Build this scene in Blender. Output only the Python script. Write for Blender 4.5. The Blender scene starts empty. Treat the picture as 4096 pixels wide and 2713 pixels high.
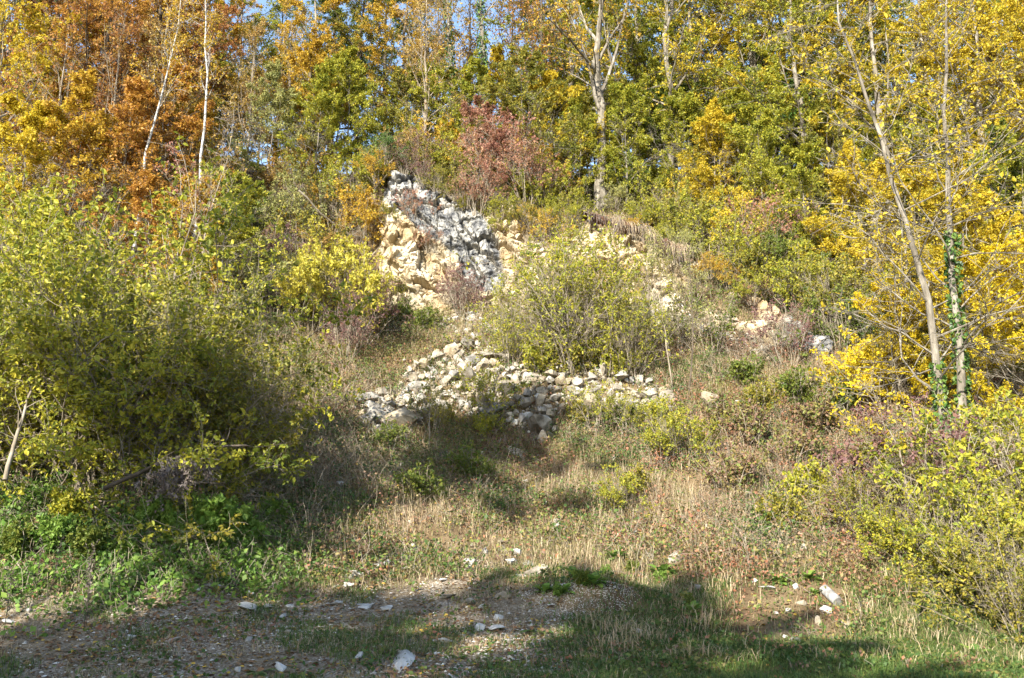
import bpy, bmesh, math, random
import numpy as np
from mathutils import Vector, Matrix

# ------------------------------------------------------------------ camera, sky, sun, exposure
S = bpy.context.scene
COL = S.collection
PITCH = math.radians(11.3)
CAM_Z = 1.7
cam_d = bpy.data.cameras.new('camera')
cam_d.sensor_width = 36.0
cam_d.lens = 18.0 / math.tan(math.radians(30.0))
cam_d.clip_end = 2000.0
cam = bpy.data.objects.new('camera', cam_d)
COL.objects.link(cam)
cam.location = (0, 0, CAM_Z)
cam.rotation_euler = (math.radians(90) + PITCH, 0, 0)
S.camera = cam

SUN_EL = math.radians(31.0)
SUN_AZ = math.radians(28.0)          # the sun stands behind the camera, this far round to the left
SUN_DIR = Vector((-math.sin(SUN_AZ) * math.cos(SUN_EL), -math.cos(SUN_AZ) * math.cos(SUN_EL), math.sin(SUN_EL)))
world = bpy.data.worlds.new('World')
S.world = world
world.use_nodes = True
nt = world.node_tree
sky = nt.nodes.new('ShaderNodeTexSky')
sky.sky_type = 'NISHITA'
sky.sun_disc = False
sky.sun_elevation = SUN_EL
sky.sun_rotation = math.atan2(SUN_DIR.x, SUN_DIR.y)
sky.air_density = 1.0
sky.dust_density = 0.6
nt.links.new(sky.outputs[0], nt.nodes['Background'].inputs[0])
nt.nodes['Background'].inputs[1].default_value = 0.115
sun_d = bpy.data.lights.new('sun', 'SUN')
sun_d.energy = 4.6
sun_d.angle = math.radians(0.5)
sun_d.color = (1.0, 0.95, 0.85)
sun = bpy.data.objects.new('sun', sun_d)
COL.objects.link(sun)
sun.rotation_euler = (-SUN_DIR).to_track_quat('-Z', 'Y').to_euler()
S.view_settings.view_transform = 'Standard'
S.view_settings.look = 'None'
S.view_settings.exposure = 1.88
S.view_settings.gamma = 1.0
S.cycles.max_bounces = 5
S.cycles.diffuse_bounces = 3
S.cycles.glossy_bounces = 1
S.cycles.transmission_bounces = 3
S.cycles.use_adaptive_sampling = True
S.cycles.adaptive_threshold = 0.02

# ------------------------------------------------------------------ helpers: noise, meshes
def _hash(i, j, seed):
    n = (i.astype(np.int64) * 374761393 + j.astype(np.int64) * 668265263 + seed * 1274126177) & 0x7fffffff
    n = ((n ^ (n >> 13)) * 1103515245) & 0x7fffffff
    n = ((n ^ (n >> 15)) * 12345701) & 0x7fffffff
    return (n & 0xffff) / 65535.0

def vnoise(x, y, seed=0):
    x = np.asarray(x, float); y = np.asarray(y, float)
    i = np.floor(x); j = np.floor(y)
    u = x - i; v = y - j
    u = u * u * (3 - 2 * u); v = v * v * (3 - 2 * v)
    a = _hash(i, j, seed); b = _hash(i + 1, j, seed); c = _hash(i, j + 1, seed); d = _hash(i + 1, j + 1, seed)
    return a + (b - a) * u + (c - a) * v + (a - b - c + d) * u * v

def fbm(x, y, seed=0, oct=4):
    s = 0; w = 0.5
    for k in range(oct):
        s = s + w * vnoise(np.asarray(x) * 2 ** k, np.asarray(y) * 2 ** k, seed + 17 * k)
        w *= 0.5
    return s / (1 - 0.5 ** oct)

def smooth(e0, e1, x):
    t = np.clip((x - e0) / (e1 - e0), 0, 1)
    return t * t * (3 - 2 * t)

def norm(v):
    return v / np.maximum(np.linalg.norm(v, axis=-1, keepdims=True), 1e-9)

class Geo:
    def __init__(s):
        s.v = []; s.f = []; s.t = []; s.m = []; s.n = 0
    def add(s, v, f, tone=None, mat=0):
        v = np.asarray(v, float).reshape(-1, 3); f = np.asarray(f, np.int64)
        s.v.append(v); s.f.append(f + s.n); s.n += len(v)
        s.t.append(np.zeros(len(v)) if tone is None else np.broadcast_to(np.asarray(tone, float), (len(v),)))
        s.m.append(np.full(len(f), mat, np.int32))
    def mesh(s, name, mats, shade=False):
        me = bpy.data.meshes.new(name)
        v = np.concatenate(s.v)
        me.vertices.add(len(v)); me.vertices.foreach_set('co', v.astype(np.float32).ravel())
        li = np.concatenate([f.ravel() for f in s.f])
        tot = np.concatenate([np.full(len(f), f.shape[1], np.int32) for f in s.f])
        st = np.concatenate([[0], np.cumsum(tot)[:-1]]).astype(np.int32)
        me.loops.add(len(li)); me.loops.foreach_set('vertex_index', li.astype(np.int32))
        me.polygons.add(len(tot)); me.polygons.foreach_set('loop_start', st)
        me.polygons.foreach_set('material_index', np.concatenate(s.m))
        if shade:
            me.polygons.foreach_set('use_smooth', np.ones(len(tot), bool))
        else:
            me.polygons.foreach_set('use_smooth', np.zeros(len(tot), bool))
        a = me.attributes.new('tone', 'FLOAT', 'POINT')
        a.data.foreach_set('value', np.concatenate(s.t).astype(np.float32))
        for m in (mats if isinstance(mats, (list, tuple)) else [mats]):
            me.materials.append(m)
        me.update(calc_edges=True)
        return me

def link(name, me, parent=None):
    o = bpy.data.objects.new(name, me)
    COL.objects.link(o)
    if parent is not None:
        o.parent = parent
    return o

def tag(o, label=None, cat=None, group=None, kind=None):
    if label: o['label'] = label
    if cat: o['category'] = cat
    if group: o['group'] = group
    if kind: o['kind'] = kind
    return o

def empty(name, loc=(0, 0, 0), rz=0.0, sc=1.0):
    o = bpy.data.objects.new(name, None)
    COL.objects.link(o)
    o.empty_display_size = 0.1
    o.location = loc; o.rotation_euler = (0, 0, rz)
    o.scale = (sc, sc, sc) if np.isscalar(sc) else sc
    return o

def set_mat(o, m):
    if len(o.material_slots):
        o.material_slots[0].link = 'OBJECT'
        o.material_slots[0].material = m

# ------------------------------------------------------------------ materials
def new_mat(name):
    m = bpy.data.materials.new(name)
    m.use_nodes = True
    n = m.node_tree
    n.nodes.clear()
    out = n.nodes.new('ShaderNodeOutputMaterial')
    return m, n, out

def ramp(n, stops, fac):
    r = n.nodes.new('ShaderNodeValToRGB')
    e = r.color_ramp.elements
    while len(e) > 1: e.remove(e[-1])
    e[0].position = stops[0][0]; e[0].color = (*stops[0][1], 1)
    for p, c in stops[1:]:
        k = e.new(p); k.color = (*c, 1)
    n.links.new(fac, r.inputs[0])
    return r.outputs[0]

def leaf_mat(name, cols, trans=0.42, rough=0.55):
    m, n, out = new_mat(name)
    at = n.nodes.new('ShaderNodeAttribute'); at.attribute_name = 'tone'
    k = len(cols)
    c = ramp(n, [(0.04 + 0.92 * i / max(1, k - 1), cols[i]) for i in range(k)], at.outputs['Fac'])
    p = n.nodes.new('ShaderNodeBsdfPrincipled')
    p.inputs['Roughness'].default_value = rough
    p.inputs['Specular IOR Level'].default_value = 0.3
    n.links.new(c, p.inputs['Base Color'])
    t = n.nodes.new('ShaderNodeBsdfTranslucent')
    n.links.new(c, t.inputs['Color'])
    mx = n.nodes.new('ShaderNodeMixShader'); mx.inputs[0].default_value = trans
    n.links.new(p.outputs[0], mx.inputs[1]); n.links.new(t.outputs[0], mx.inputs[2])
    n.links.new(mx.outputs[0], out.inputs[0])
    return m

def tex(n, kind, scale, coord, **kw):
    t = n.nodes.new('ShaderNodeTex' + kind)
    t.inputs['Scale'].default_value = scale
    for k, v in kw.items():
        t.inputs[k].default_value = v
    n.links.new(coord, t.inputs['Vector'])
    return t

def mixc(n, fac, a, b, mode='MIX'):
    m = n.nodes.new('ShaderNodeMix'); m.data_type = 'RGBA'; m.blend_type = mode
    for s, v in ((0, fac), (6, a), (7, b)):
        if isinstance(v, (int, float)): m.inputs[s].default_value = v
        elif isinstance(v, tuple): m.inputs[s].default_value = (*v, 1)
        else: n.links.new(v, m.inputs[s])
    return m.outputs[2]

def bump(n, h, strength, dist):
    b = n.nodes.new('ShaderNodeBump')
    b.inputs['Strength'].default_value = strength; b.inputs['Distance'].default_value = dist
    n.links.new(h, b.inputs['Height'])
    return b.outputs[0]

def bark_mat(name, stops, scale=6.0, stretch=0.25, rough=0.9):
    m, n, out = new_mat(name)
    tc = n.nodes.new('ShaderNodeTexCoord')
    mp = n.nodes.new('ShaderNodeMapping'); mp.inputs['Scale'].default_value = (1, 1, stretch)
    n.links.new(tc.outputs['Object'], mp.inputs[0])
    a = tex(n, 'Noise', scale, mp.outputs[0], Detail=6.0, Roughness=0.65)
    c = ramp(n, stops, a.outputs['Fac'])
    p = n.nodes.new('ShaderNodeBsdfPrincipled'); p.inputs['Roughness'].default_value = rough
    p.inputs['Specular IOR Level'].default_value = 0.15
    n.links.new(c, p.inputs['Base Color'])
    n.links.new(bump(n, a.outputs['Fac'], 0.6, 0.03), p.inputs['Normal'])
    n.links.new(p.outputs[0], out.inputs[0])
    return m

def stone_mat(name, grey_attr=False):
    """limestone: cream to ochre, weathered grey; the cliff takes its grey bed from a per-vertex mask"""
    m, n, out = new_mat(name)
    tc = n.nodes.new('ShaderNodeTexCoord')
    oi = n.nodes.new('ShaderNodeObjectInfo')
    if grey_attr:
        co = tc.outputs['Object']
    else:
        ad = n.nodes.new('ShaderNodeVectorMath'); ad.operation = 'MULTIPLY_ADD'
        n.links.new(oi.outputs['Random'], ad.inputs[0]); ad.inputs[1].default_value = (37, 17, 71)
        geo = n.nodes.new('ShaderNodeNewGeometry')
        n.links.new(geo.outputs['Position'], ad.inputs[2]); co = ad.outputs[0]
    big = tex(n, 'Noise', 1.1 if grey_attr else 2.6, co, Detail=5.0, Roughness=0.6)
    fine = tex(n, 'Noise', 9.0, co, Detail=8.0, Roughness=0.7)
    pits = tex(n, 'Voronoi', 7.0, co)
    if grey_attr:
        warm = ramp(n, [(0.28, (0.18, 0.12, 0.06)), (0.40, (0.34, 0.25, 0.14)), (0.52, (0.46, 0.38, 0.25)), (0.72, (0.52, 0.46, 0.36))], big.outputs['Fac'])
        streak = tex(n, 'Noise', 2.4, co, Detail=9.0, Roughness=0.68)
        cold = ramp(n, [(0.36, (0.05, 0.052, 0.056)), (0.45, (0.12, 0.12, 0.12)), (0.53, (0.23, 0.225, 0.21)), (0.60, (0.40, 0.375, 0.325)), (0.68, (0.30, 0.27, 0.21))], streak.outputs['Fac'])
        at = n.nodes.new('ShaderNodeAttribute'); at.attribute_name = 'tone'
        ad2 = n.nodes.new('ShaderNodeMath'); ad2.operation = 'MULTIPLY_ADD'
        n.links.new(big.outputs['Fac'], ad2.inputs[0]); ad2.inputs[1].default_value = 0.9
        sb = n.nodes.new('ShaderNodeMath'); sb.operation = 'SUBTRACT'
        n.links.new(at.outputs['Fac'], sb.inputs[0]); sb.inputs[1].default_value = 0.45
        n.links.new(sb.outputs[0], ad2.inputs[2])
        fc = ramp(n, [(0.28, (0, 0, 0)), (0.72, (1, 1, 1))], ad2.outputs[0])
        base = mixc(n, fc, warm, cold)
    else:
        warm = ramp(n, [(0.3, (0.13, 0.095, 0.05)), (0.46, (0.28, 0.225, 0.145)), (0.7, (0.42, 0.37, 0.285))], big.outputs['Fac'])
        cold = ramp(n, [(0.3, (0.085, 0.082, 0.075)), (0.48, (0.235, 0.22, 0.195)), (0.72, (0.43, 0.405, 0.36))], big.outputs['Fac'])
        base = mixc(n, oi.outputs['Random'], warm, cold)
    base = mixc(n, 0.55, base, ramp(n, [(0.3, (0.45, 0.43, 0.40)), (0.55, (0.95, 0.94, 0.92)), (0.8, (1.15, 1.13, 1.1))], fine.outputs['Fac']), 'MULTIPLY')
    p = n.nodes.new('ShaderNodeBsdfPrincipled'); p.inputs['Roughness'].default_value = 0.92
    p.inputs['Specular IOR Level'].default_value = 0.15
    n.links.new(base, p.inputs['Base Color'])
    hh = n.nodes.new('ShaderNodeMath'); hh.operation = 'MULTIPLY_ADD'
    n.links.new(pits.outputs['Distance'], hh.inputs[0]); hh.inputs[1].default_value = 0.35
    n.links.new(fine.outputs['Fac'], hh.inputs[2])
    n.links.new(bump(n, hh.outputs[0], 0.7, 0.05), p.inputs['Normal'])
    n.links.new(p.outputs[0], out.inputs[0])
    return m

def plain_tone_mat(name, cols, rough=0.9, trans=0.0):
    return leaf_mat(name, cols, trans, rough)

LEAF = {
    'yellow':  leaf_mat('yellow leaves', [(0.20, 0.165, 0.018), (0.40, 0.29, 0.018), (0.57, 0.42, 0.026), (0.46, 0.36, 0.03), (0.26, 0.27, 0.03)]),
    'canary':  leaf_mat('bright yellow leaves', [(0.36, 0.27, 0.012), (0.56, 0.42, 0.015), (0.68, 0.52, 0.025), (0.50, 0.42, 0.03)]),
    'lemon':   leaf_mat('pale lemon leaves', [(0.24, 0.24, 0.03), (0.40, 0.36, 0.04), (0.54, 0.46, 0.065), (0.34, 0.34, 0.05)]),
    'brown':   leaf_mat('brown withered leaves', [(0.12, 0.075, 0.045), (0.22, 0.135, 0.085), (0.31, 0.20, 0.13), (0.17, 0.14, 0.05), (0.24, 0.12, 0.08)], 0.15, 0.8),
    'gold':    leaf_mat('golden leaves', [(0.21, 0.13, 0.018), (0.38, 0.245, 0.02), (0.52, 0.35, 0.03), (0.42, 0.245, 0.035), (0.25, 0.23, 0.03)]),
    'orange':  leaf_mat('orange leaves', [(0.17, 0.11, 0.022), (0.32, 0.15, 0.028), (0.45, 0.25, 0.03), (0.36, 0.16, 0.045), (0.30, 0.25, 0.03)]),
    'rust':    leaf_mat('rust leaves', [(0.15, 0.065, 0.026), (0.28, 0.115, 0.042), (0.37, 0.165, 0.05), (0.38, 0.215, 0.04), (0.22, 0.16, 0.03)]),
    'tan':     leaf_mat('tan leaves', [(0.20, 0.11, 0.035), (0.32, 0.19, 0.06), (0.42, 0.27, 0.08), (0.36, 0.25, 0.05), (0.30, 0.25, 0.06)]),
    'lime':    leaf_mat('yellow green leaves', [(0.085, 0.115, 0.016), (0.165, 0.195, 0.022), (0.28, 0.285, 0.028), (0.43, 0.37, 0.032), (0.17, 0.225, 0.034)]),
    'olive':   leaf_mat('olive leaves', [(0.06, 0.08, 0.016), (0.12, 0.135, 0.022), (0.20, 0.195, 0.03), (0.33, 0.26, 0.03), (0.15, 0.18, 0.035)]),
    'green':   leaf_mat('green leaves', [(0.045, 0.075, 0.015), (0.075, 0.12, 0.02), (0.12, 0.16, 0.025), (0.19, 0.20, 0.03), (0.10, 0.15, 0.03)]),
    'fresh':   leaf_mat('fresh green leaves', [(0.06, 0.12, 0.02), (0.10, 0.19, 0.03), (0.16, 0.26, 0.04), (0.20, 0.28, 0.05), (0.12, 0.20, 0.035)]),
    'pale':    leaf_mat('pale green leaves', [(0.14, 0.16, 0.05), (0.22, 0.24, 0.08), (0.32, 0.32, 0.11), (0.38, 0.34, 0.10), (0.24, 0.27, 0.10)]),
    'ivy':     leaf_mat('ivy leaves', [(0.02, 0.045, 0.01), (0.04, 0.09, 0.018), (0.08, 0.14, 0.025), (0.13, 0.19, 0.035)], 0.2, 0.4),
    'pink':    leaf_mat('pink red leaves', [(0.18, 0.065, 0.05), (0.28, 0.115, 0.085), (0.38, 0.185, 0.13), (0.33, 0.20, 0.09), (0.30, 0.12, 0.09)]),
    'purple':  leaf_mat('purple leaves', [(0.09, 0.045, 0.045), (0.15, 0.075, 0.08), (0.22, 0.12, 0.11), (0.20, 0.10, 0.07), (0.24, 0.16, 0.10)]),
    'dead':    leaf_mat('withered leaves', [(0.06, 0.045, 0.04), (0.11, 0.085, 0.075), (0.17, 0.14, 0.12), (0.10, 0.075, 0.06)], 0.1, 0.85),
    'litter':  leaf_mat('fallen leaves', [(0.08, 0.045, 0.025), (0.16, 0.08, 0.038), (0.24, 0.13, 0.06), (0.30, 0.19, 0.09), (0.18, 0.10, 0.05), (0.46, 0.30, 0.05)], 0.1, 0.8),
    'dry':     leaf_mat('dry grass', [(0.08, 0.10, 0.025), (0.17, 0.17, 0.055), (0.28, 0.23, 0.115), (0.40, 0.31, 0.185), (0.50, 0.41, 0.27), (0.36, 0.23, 0.145)], 0.25, 0.7),
    'turf':    leaf_mat('green grass', [(0.035, 0.065, 0.014), (0.06, 0.11, 0.02), (0.09, 0.15, 0.03), (0.14, 0.18, 0.04), (0.22, 0.20, 0.08)], 0.3, 0.6),
    'herb':    leaf_mat('herb leaves', [(0.05, 0.095, 0.02), (0.085, 0.14, 0.03), (0.15, 0.18, 0.04), (0.22, 0.19, 0.05), (0.20, 0.125, 0.06), (0.17, 0.105, 0.075), (0.30, 0.13, 0.07)], 0.3, 0.6),
}
BARK = {
    'grey':  bark_mat('grey bark', [(0.3, (0.05, 0.042, 0.03)), (0.5, (0.15, 0.13, 0.10)), (0.7, (0.30, 0.27, 0.22))]),
    'dark':  bark_mat('dark bark', [(0.3, (0.025, 0.02, 0.014)), (0.5, (0.07, 0.055, 0.04)), (0.7, (0.15, 0.12, 0.09))]),
    'twig':  bark_mat('twig bark', [(0.3, (0.10, 0.08, 0.055)), (0.5, (0.20, 0.165, 0.12)), (0.7, (0.32, 0.28, 0.22))]),
    'birch': bark_mat('birch bark', [(0.36, (0.03, 0.03, 0.028)), (0.44, (0.24, 0.225, 0.20)), (0.56, (0.44, 0.42, 0.385)), (0.78, (0.58, 0.56, 0.52))], 7.0, 1.6),
    'log':   bark_mat('weathered wood', [(0.3, (0.09, 0.085, 0.075)), (0.5, (0.20, 0.19, 0.175)), (0.7, (0.33, 0.32, 0.295))], 9.0, 0.15),
}
STONE = stone_mat('limestone')
ROCKFACE = stone_mat('quarry rock', True)
CHIP = plain_tone_mat('broken limestone', [(0.10, 0.085, 0.06), (0.21, 0.18, 0.135), (0.31, 0.28, 0.225), (0.40, 0.375, 0.325), (0.29, 0.22, 0.125), (0.47, 0.45, 0.40)], 0.92)
WHITE = stone_mat('white limestone')
for nd in WHITE.node_tree.nodes:
    if nd.type == 'VALTORGB' and nd.color_ramp.elements[0].color[0] < 0.3:
        for e_, c_ in zip(nd.color_ramp.elements, ((0.24, 0.22, 0.185), (0.43, 0.41, 0.37), (0.62, 0.60, 0.56))): e_.color = (*c_, 1)
PEBBLE = plain_tone_mat('pebbles', [(0.15, 0.115, 0.075), (0.27, 0.22, 0.155), (0.37, 0.315, 0.24), (0.47, 0.42, 0.34), (0.60, 0.56, 0.49)], 0.9)

# ------------------------------------------------------------------ the lie of the land
CP, SP = math.cos(PITCH), math.sin(PITCH)
FPX = 2367 / 2 / math.tan(math.radians(30.0))
def slope_of(row):
    yc = (784 - np.asarray(row, float)) / FPX
    return (SP + yc * CP) / (CP - yc * SP)

# ground sections: bearing -> (distance, sight line) pairs measured off the photograph
SECT = [
    (-400, [(10, 1568), (11.5, 1450), (12.5, 1330), (13.5, 1180), (15, 1110), (18, 1000), (22, 860), (26, 700), (30, 570), (35, 460), (42, 400), (55, 350)]),
    (100,  [(10, 1568), (11.5, 1455), (12.5, 1345), (13.5, 1190), (15, 1110), (18, 1000), (22, 860), (26, 700), (30, 570), (35, 460), (42, 400), (55, 350)]),
    (450,  [(10, 1568), (12, 1425), (13, 1330), (14, 1205), (16, 1110), (18, 1020), (20, 930), (24, 780), (28, 620), (32, 480), (36, 430), (42, 390), (55, 360)]),
    (700,  [(10, 1568), (12, 1445), (14, 1330), (16, 1235), (18, 1130), (20, 1010), (22, 920), (24, 840), (27, 730), (30, 600), (32, 480), (35, 430), (40, 410), (55, 400)]),
    (900,  [(10, 1568), (12, 1450), (14, 1345), (16, 1250), (18, 1165), (20, 1080), (22, 980), (24, 880), (26, 810), (29, 735), (30.5, 690), (31.6, 430), (33, 410), (38, 400), (55, 420)]),
    (1150, [(10, 1568), (12, 1445), (14, 1350), (15.5, 1290), (18, 1190), (20, 1110), (21.5, 1030), (22.5, 975), (24, 860), (26, 805), (29, 735), (30.5, 700), (31.6, 470), (33, 445), (38, 420), (55, 430)]),
    (1400, [(10, 1568), (12, 1455), (14, 1365), (15, 1300), (17, 1210), (19, 1130), (21, 1050), (22.5, 970), (24, 865), (26, 805), (28.5, 740), (30, 700), (31.2, 520), (32, 500), (36, 455), (42, 430), (55, 410)]),
    (1700, [(10, 1568), (12, 1470), (13, 1400), (14, 1330), (16, 1220), (18, 1120), (20, 1020), (22, 930), (24, 865), (26, 805), (27.6, 745), (28.8, 640), (30, 600), (34, 520), (40, 460), (55, 390)]),
    (1950, [(10, 1568), (12, 1485), (13, 1410), (14, 1330), (16, 1210), (18, 1105), (20, 1010), (22, 920), (24, 850), (25, 800), (27, 720), (30, 620), (35, 510), (42, 440), (55, 380)]),
    (2200, [(10, 1568), (11.5, 1510), (13, 1400), (14, 1310), (16, 1165), (18, 1050), (20, 960), (23, 830), (26, 720), (30, 610), (36, 500), (45, 430), (55, 380)]),
    (2800, [(10, 1568), (11.5, 1510), (13, 1390), (14, 1290), (16, 1145), (18, 1030), (20, 940), (23, 810), (26, 700), (30, 600), (36, 500), (45, 430), (55, 380)]),
]
DG = np.concatenate([np.linspace(9, 40, 311), np.linspace(40.5, 60, 40)])
ZT = []
AT = []
for px, pts in SECT:
    d = np.array([p[0] for p in pts]); zz = CAM_Z + d * slope_of([p[1] for p in pts])
    d = np.concatenate([[6, 8.5], d, [62]]); zz = np.concatenate([[0, 0], zz, [zz[-1] + 0.6]])
    z = np.interp(DG, d, zz)
    k = np.array([1, 2, 3, 2, 1.]); k /= k.sum()
    z = np.convolve(np.pad(z, 2, 'edge'), k, 'valid')
    ZT.append(z); AT.append((px - 1183.5) / FPX / CP)
ZT = np.array(ZT); AT = np.array(AT)

def hbase(x, y):
    x = np.asarray(x, float); y = np.asarray(y, float)
    a = x / np.maximum(y, 9.0)
    a = np.clip(a, AT[0], AT[-1] - 1e-6)
    i = np.clip(np.searchsorted(AT, a, side='right') - 1, 0, len(AT) - 2)
    u = (a - AT[i]) / (AT[i + 1] - AT[i]); u = u * u * (3 - 2 * u)
    yy = np.clip(y, DG[0], DG[-1])
    j = np.clip(np.searchsorted(DG, yy, side='right') - 1, 0, len(DG) - 2)
    v = (yy - DG[j]) / (DG[j + 1] - DG[j])
    z = (ZT[i, j] * (1 - v) + ZT[i, j + 1] * v) * (1 - u) + (ZT[i + 1, j] * (1 - v) + ZT[i + 1, j + 1] * v) * u
    z = np.where(y < 9, z * smooth(6, 9, y), z)
    return z - 9.0 * smooth(60, 160, y)

def height(x, y):
    x = np.asarray(x, float); y = np.asarray(y, float)
    amp = 0.05 + 0.28 * smooth(12.5, 18, y)
    n = (fbm(x * 0.55 + 9, y * 0.55, 3, 4) - 0.5) * 2 * amp
    n = n + (fbm(x * 2.4, y * 2.4, 8, 3) - 0.5) * (0.05 + 0.12 * smooth(12.5, 16, y))
    # small mound of fine gravel on the edge of the lot
    n = n + 0.38 * np.exp(-(((x - 1.15) / 1.0) ** 2 + ((y - 12.95) / 0.55) ** 2))
    return hbase(x, y) + n

def hz(x, y):
    return float(height(np.array([x]), np.array([y]))[0])

def at_depth(px, D):
    """point of the ground on the bearing of a photo column, D metres out"""
    x = (px - 1183.5) / FPX * D
    for _ in range(4):
        z = hz(x, D)
        x = (px - 1183.5) / FPX * (D * CP + (z - CAM_Z) * SP)
    return Vector((x, D, hz(x, D)))

_DS = np.linspace(8.5, 58, 2500)
def on_ground(px, py):
    """where the sight line through a photo point meets the ground"""
    yc = (784 - py) / FPX; xc = (px - 1183.5) / FPX
    den = CP - yc * SP
    x = xc / den * _DS; z = CAM_Z + (SP + yc * CP) / den * _DS
    hit = np.nonzero(z < height(x, _DS))[0]
    k = hit[0] if len(hit) else len(_DS) - 1
    return Vector((x[k], _DS[k], hz(x[k], _DS[k])))

def at_point(px, py, D):
    yc = (784 - py) / FPX; xc = (px - 1183.5) / FPX
    den = CP - yc * SP
    return Vector((xc / den * D, D, CAM_Z + (SP + yc * CP) / den * D))

def project(x, y, z):
    """photo coordinates of world points, used to lay out which ground cover grows where"""
    dz = z - CAM_Z
    d = y * CP + dz * SP
    u = -y * SP + dz * CP
    d = np.maximum(d, 0.1)
    return 1183.5 + FPX * x / d, 784 - FPX * u / d

# ------------------------------------------------------------------ ground sheet
def axis(segs):
    out = []
    for a, b, st in segs:
        out.append(np.arange(a, b, st))
    return np.concatenate(out + [[segs[-1][1]]])
gx = axis([(-400, -60, 40), (-60, -24, 3), (-24, 24, 0.16), (24, 60, 3), (60, 400, 40)])
gy = axis([(-300, -20, 40), (-20, 8, 2), (8, 33, 0.12), (33, 62, 0.7), (62, 160, 10), (160, 500, 60)])
GX, GY = np.meshgrid(gx, gy)
GZ = height(GX.ravel(), GY.ravel())
nx, ny = len(gx), len(gy)
I = np.arange(nx * ny).reshape(ny, nx)
gq = np.stack([I[:-1, :-1], I[:-1, 1:], I[1:, 1:], I[1:, :-1]], -1).reshape(-1, 4)
def lot_mask(px, py, x, y):
    """1 on the stony lot, 0 on the overgrown bank (by where the lot lies on the ground)"""
    edge = np.interp(x, [-8, -5, -3, -1, 0.0, 0.5, 0.9, 1.4, 2.5, 8], [11.3, 12.1, 13.2, 14.6, 15.0, 13.4, 11.2, 9.6, 9, 8])
    return smooth(0.8, -0.8, y - edge + 2.2 * (fbm(x * 0.9, y * 0.9, 31, 3) - 0.5))
m, n, out = new_mat('earth')
tc = n.nodes.new('ShaderNodeTexCoord')
at = n.nodes.new('ShaderNodeAttribute'); at.attribute_name = 'tone'
a1 = tex(n, 'Noise', 1.3, tc.outputs['Object'], Detail=8.0, Roughness=0.65)
a2 = tex(n, 'Noise', 22.0, tc.outputs['Object'], Detail=6.0, Roughness=0.7)
a3 = tex(n, 'Voronoi', 38.0, tc.outputs['Object'])
soil = ramp(n, [(0.3, (0.065, 0.042, 0.022)), (0.5, (0.14, 0.095, 0.05)), (0.7, (0.23, 0.17, 0.095))], a1.outputs['Fac'])
grav = ramp(n, [(0.15, (0.12, 0.088, 0.055)), (0.45, (0.245, 0.195, 0.135)), (0.8, (0.42, 0.36, 0.28))], a3.outputs['Color'])
grav = mixc(n, ramp(n, [(0.38, (0, 0, 0)), (0.54, (1, 1, 1))], a1.outputs['Fac']), grav, mixc(n, 0.5, soil, grav))
col = mixc(n, at.outputs['Fac'], soil, grav)
col = mixc(n, 0.5, col, ramp(n, [(0.3, (0.5, 0.5, 0.5)), (0.7, (1.1, 1.1, 1.1))], a2.outputs['Fac']), 'MULTIPLY')
p = n.nodes.new('ShaderNodeBsdfPrincipled'); p.inputs['Roughness'].default_value = 0.95
p.inputs['Specular IOR Level'].default_value = 0.1
n.links.new(col, p.inputs['Base Color'])
n.links.new(bump(n, a2.outputs['Fac'], 0.8, 0.04), p.inputs['Normal'])
n.links.new(p.outputs[0], out.inputs[0])
EARTH = m
g = Geo()
g.add(np.stack([GX.ravel(), GY.ravel(), GZ], 1), gq, lot_mask(None, None, GX.ravel(), GY.ravel()))
ground = link('ground', g.mesh('ground', EARTH, True))
tag(ground, 'stony lot rising into an overgrown quarry slope', 'ground', kind='structure')

# ------------------------------------------------------------------ growing plants
def path(start, d, length, k, rng, up=0.0, wob=0.15):
    """N polylines of k points: start (N,3), heading d (N,3), length (N,)"""
    N = len(start)
    P = np.zeros((N, k, 3)); P[:, 0] = start
    st = (length / (k - 1))[:, None]
    d = norm(d)
    for j in range(1, k):
        d = norm(d + rng.normal(0, wob, (N, 3)) + np.array([0, 0, up]))
        P[:, j] = P[:, j - 1] + d * st
    return P

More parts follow.
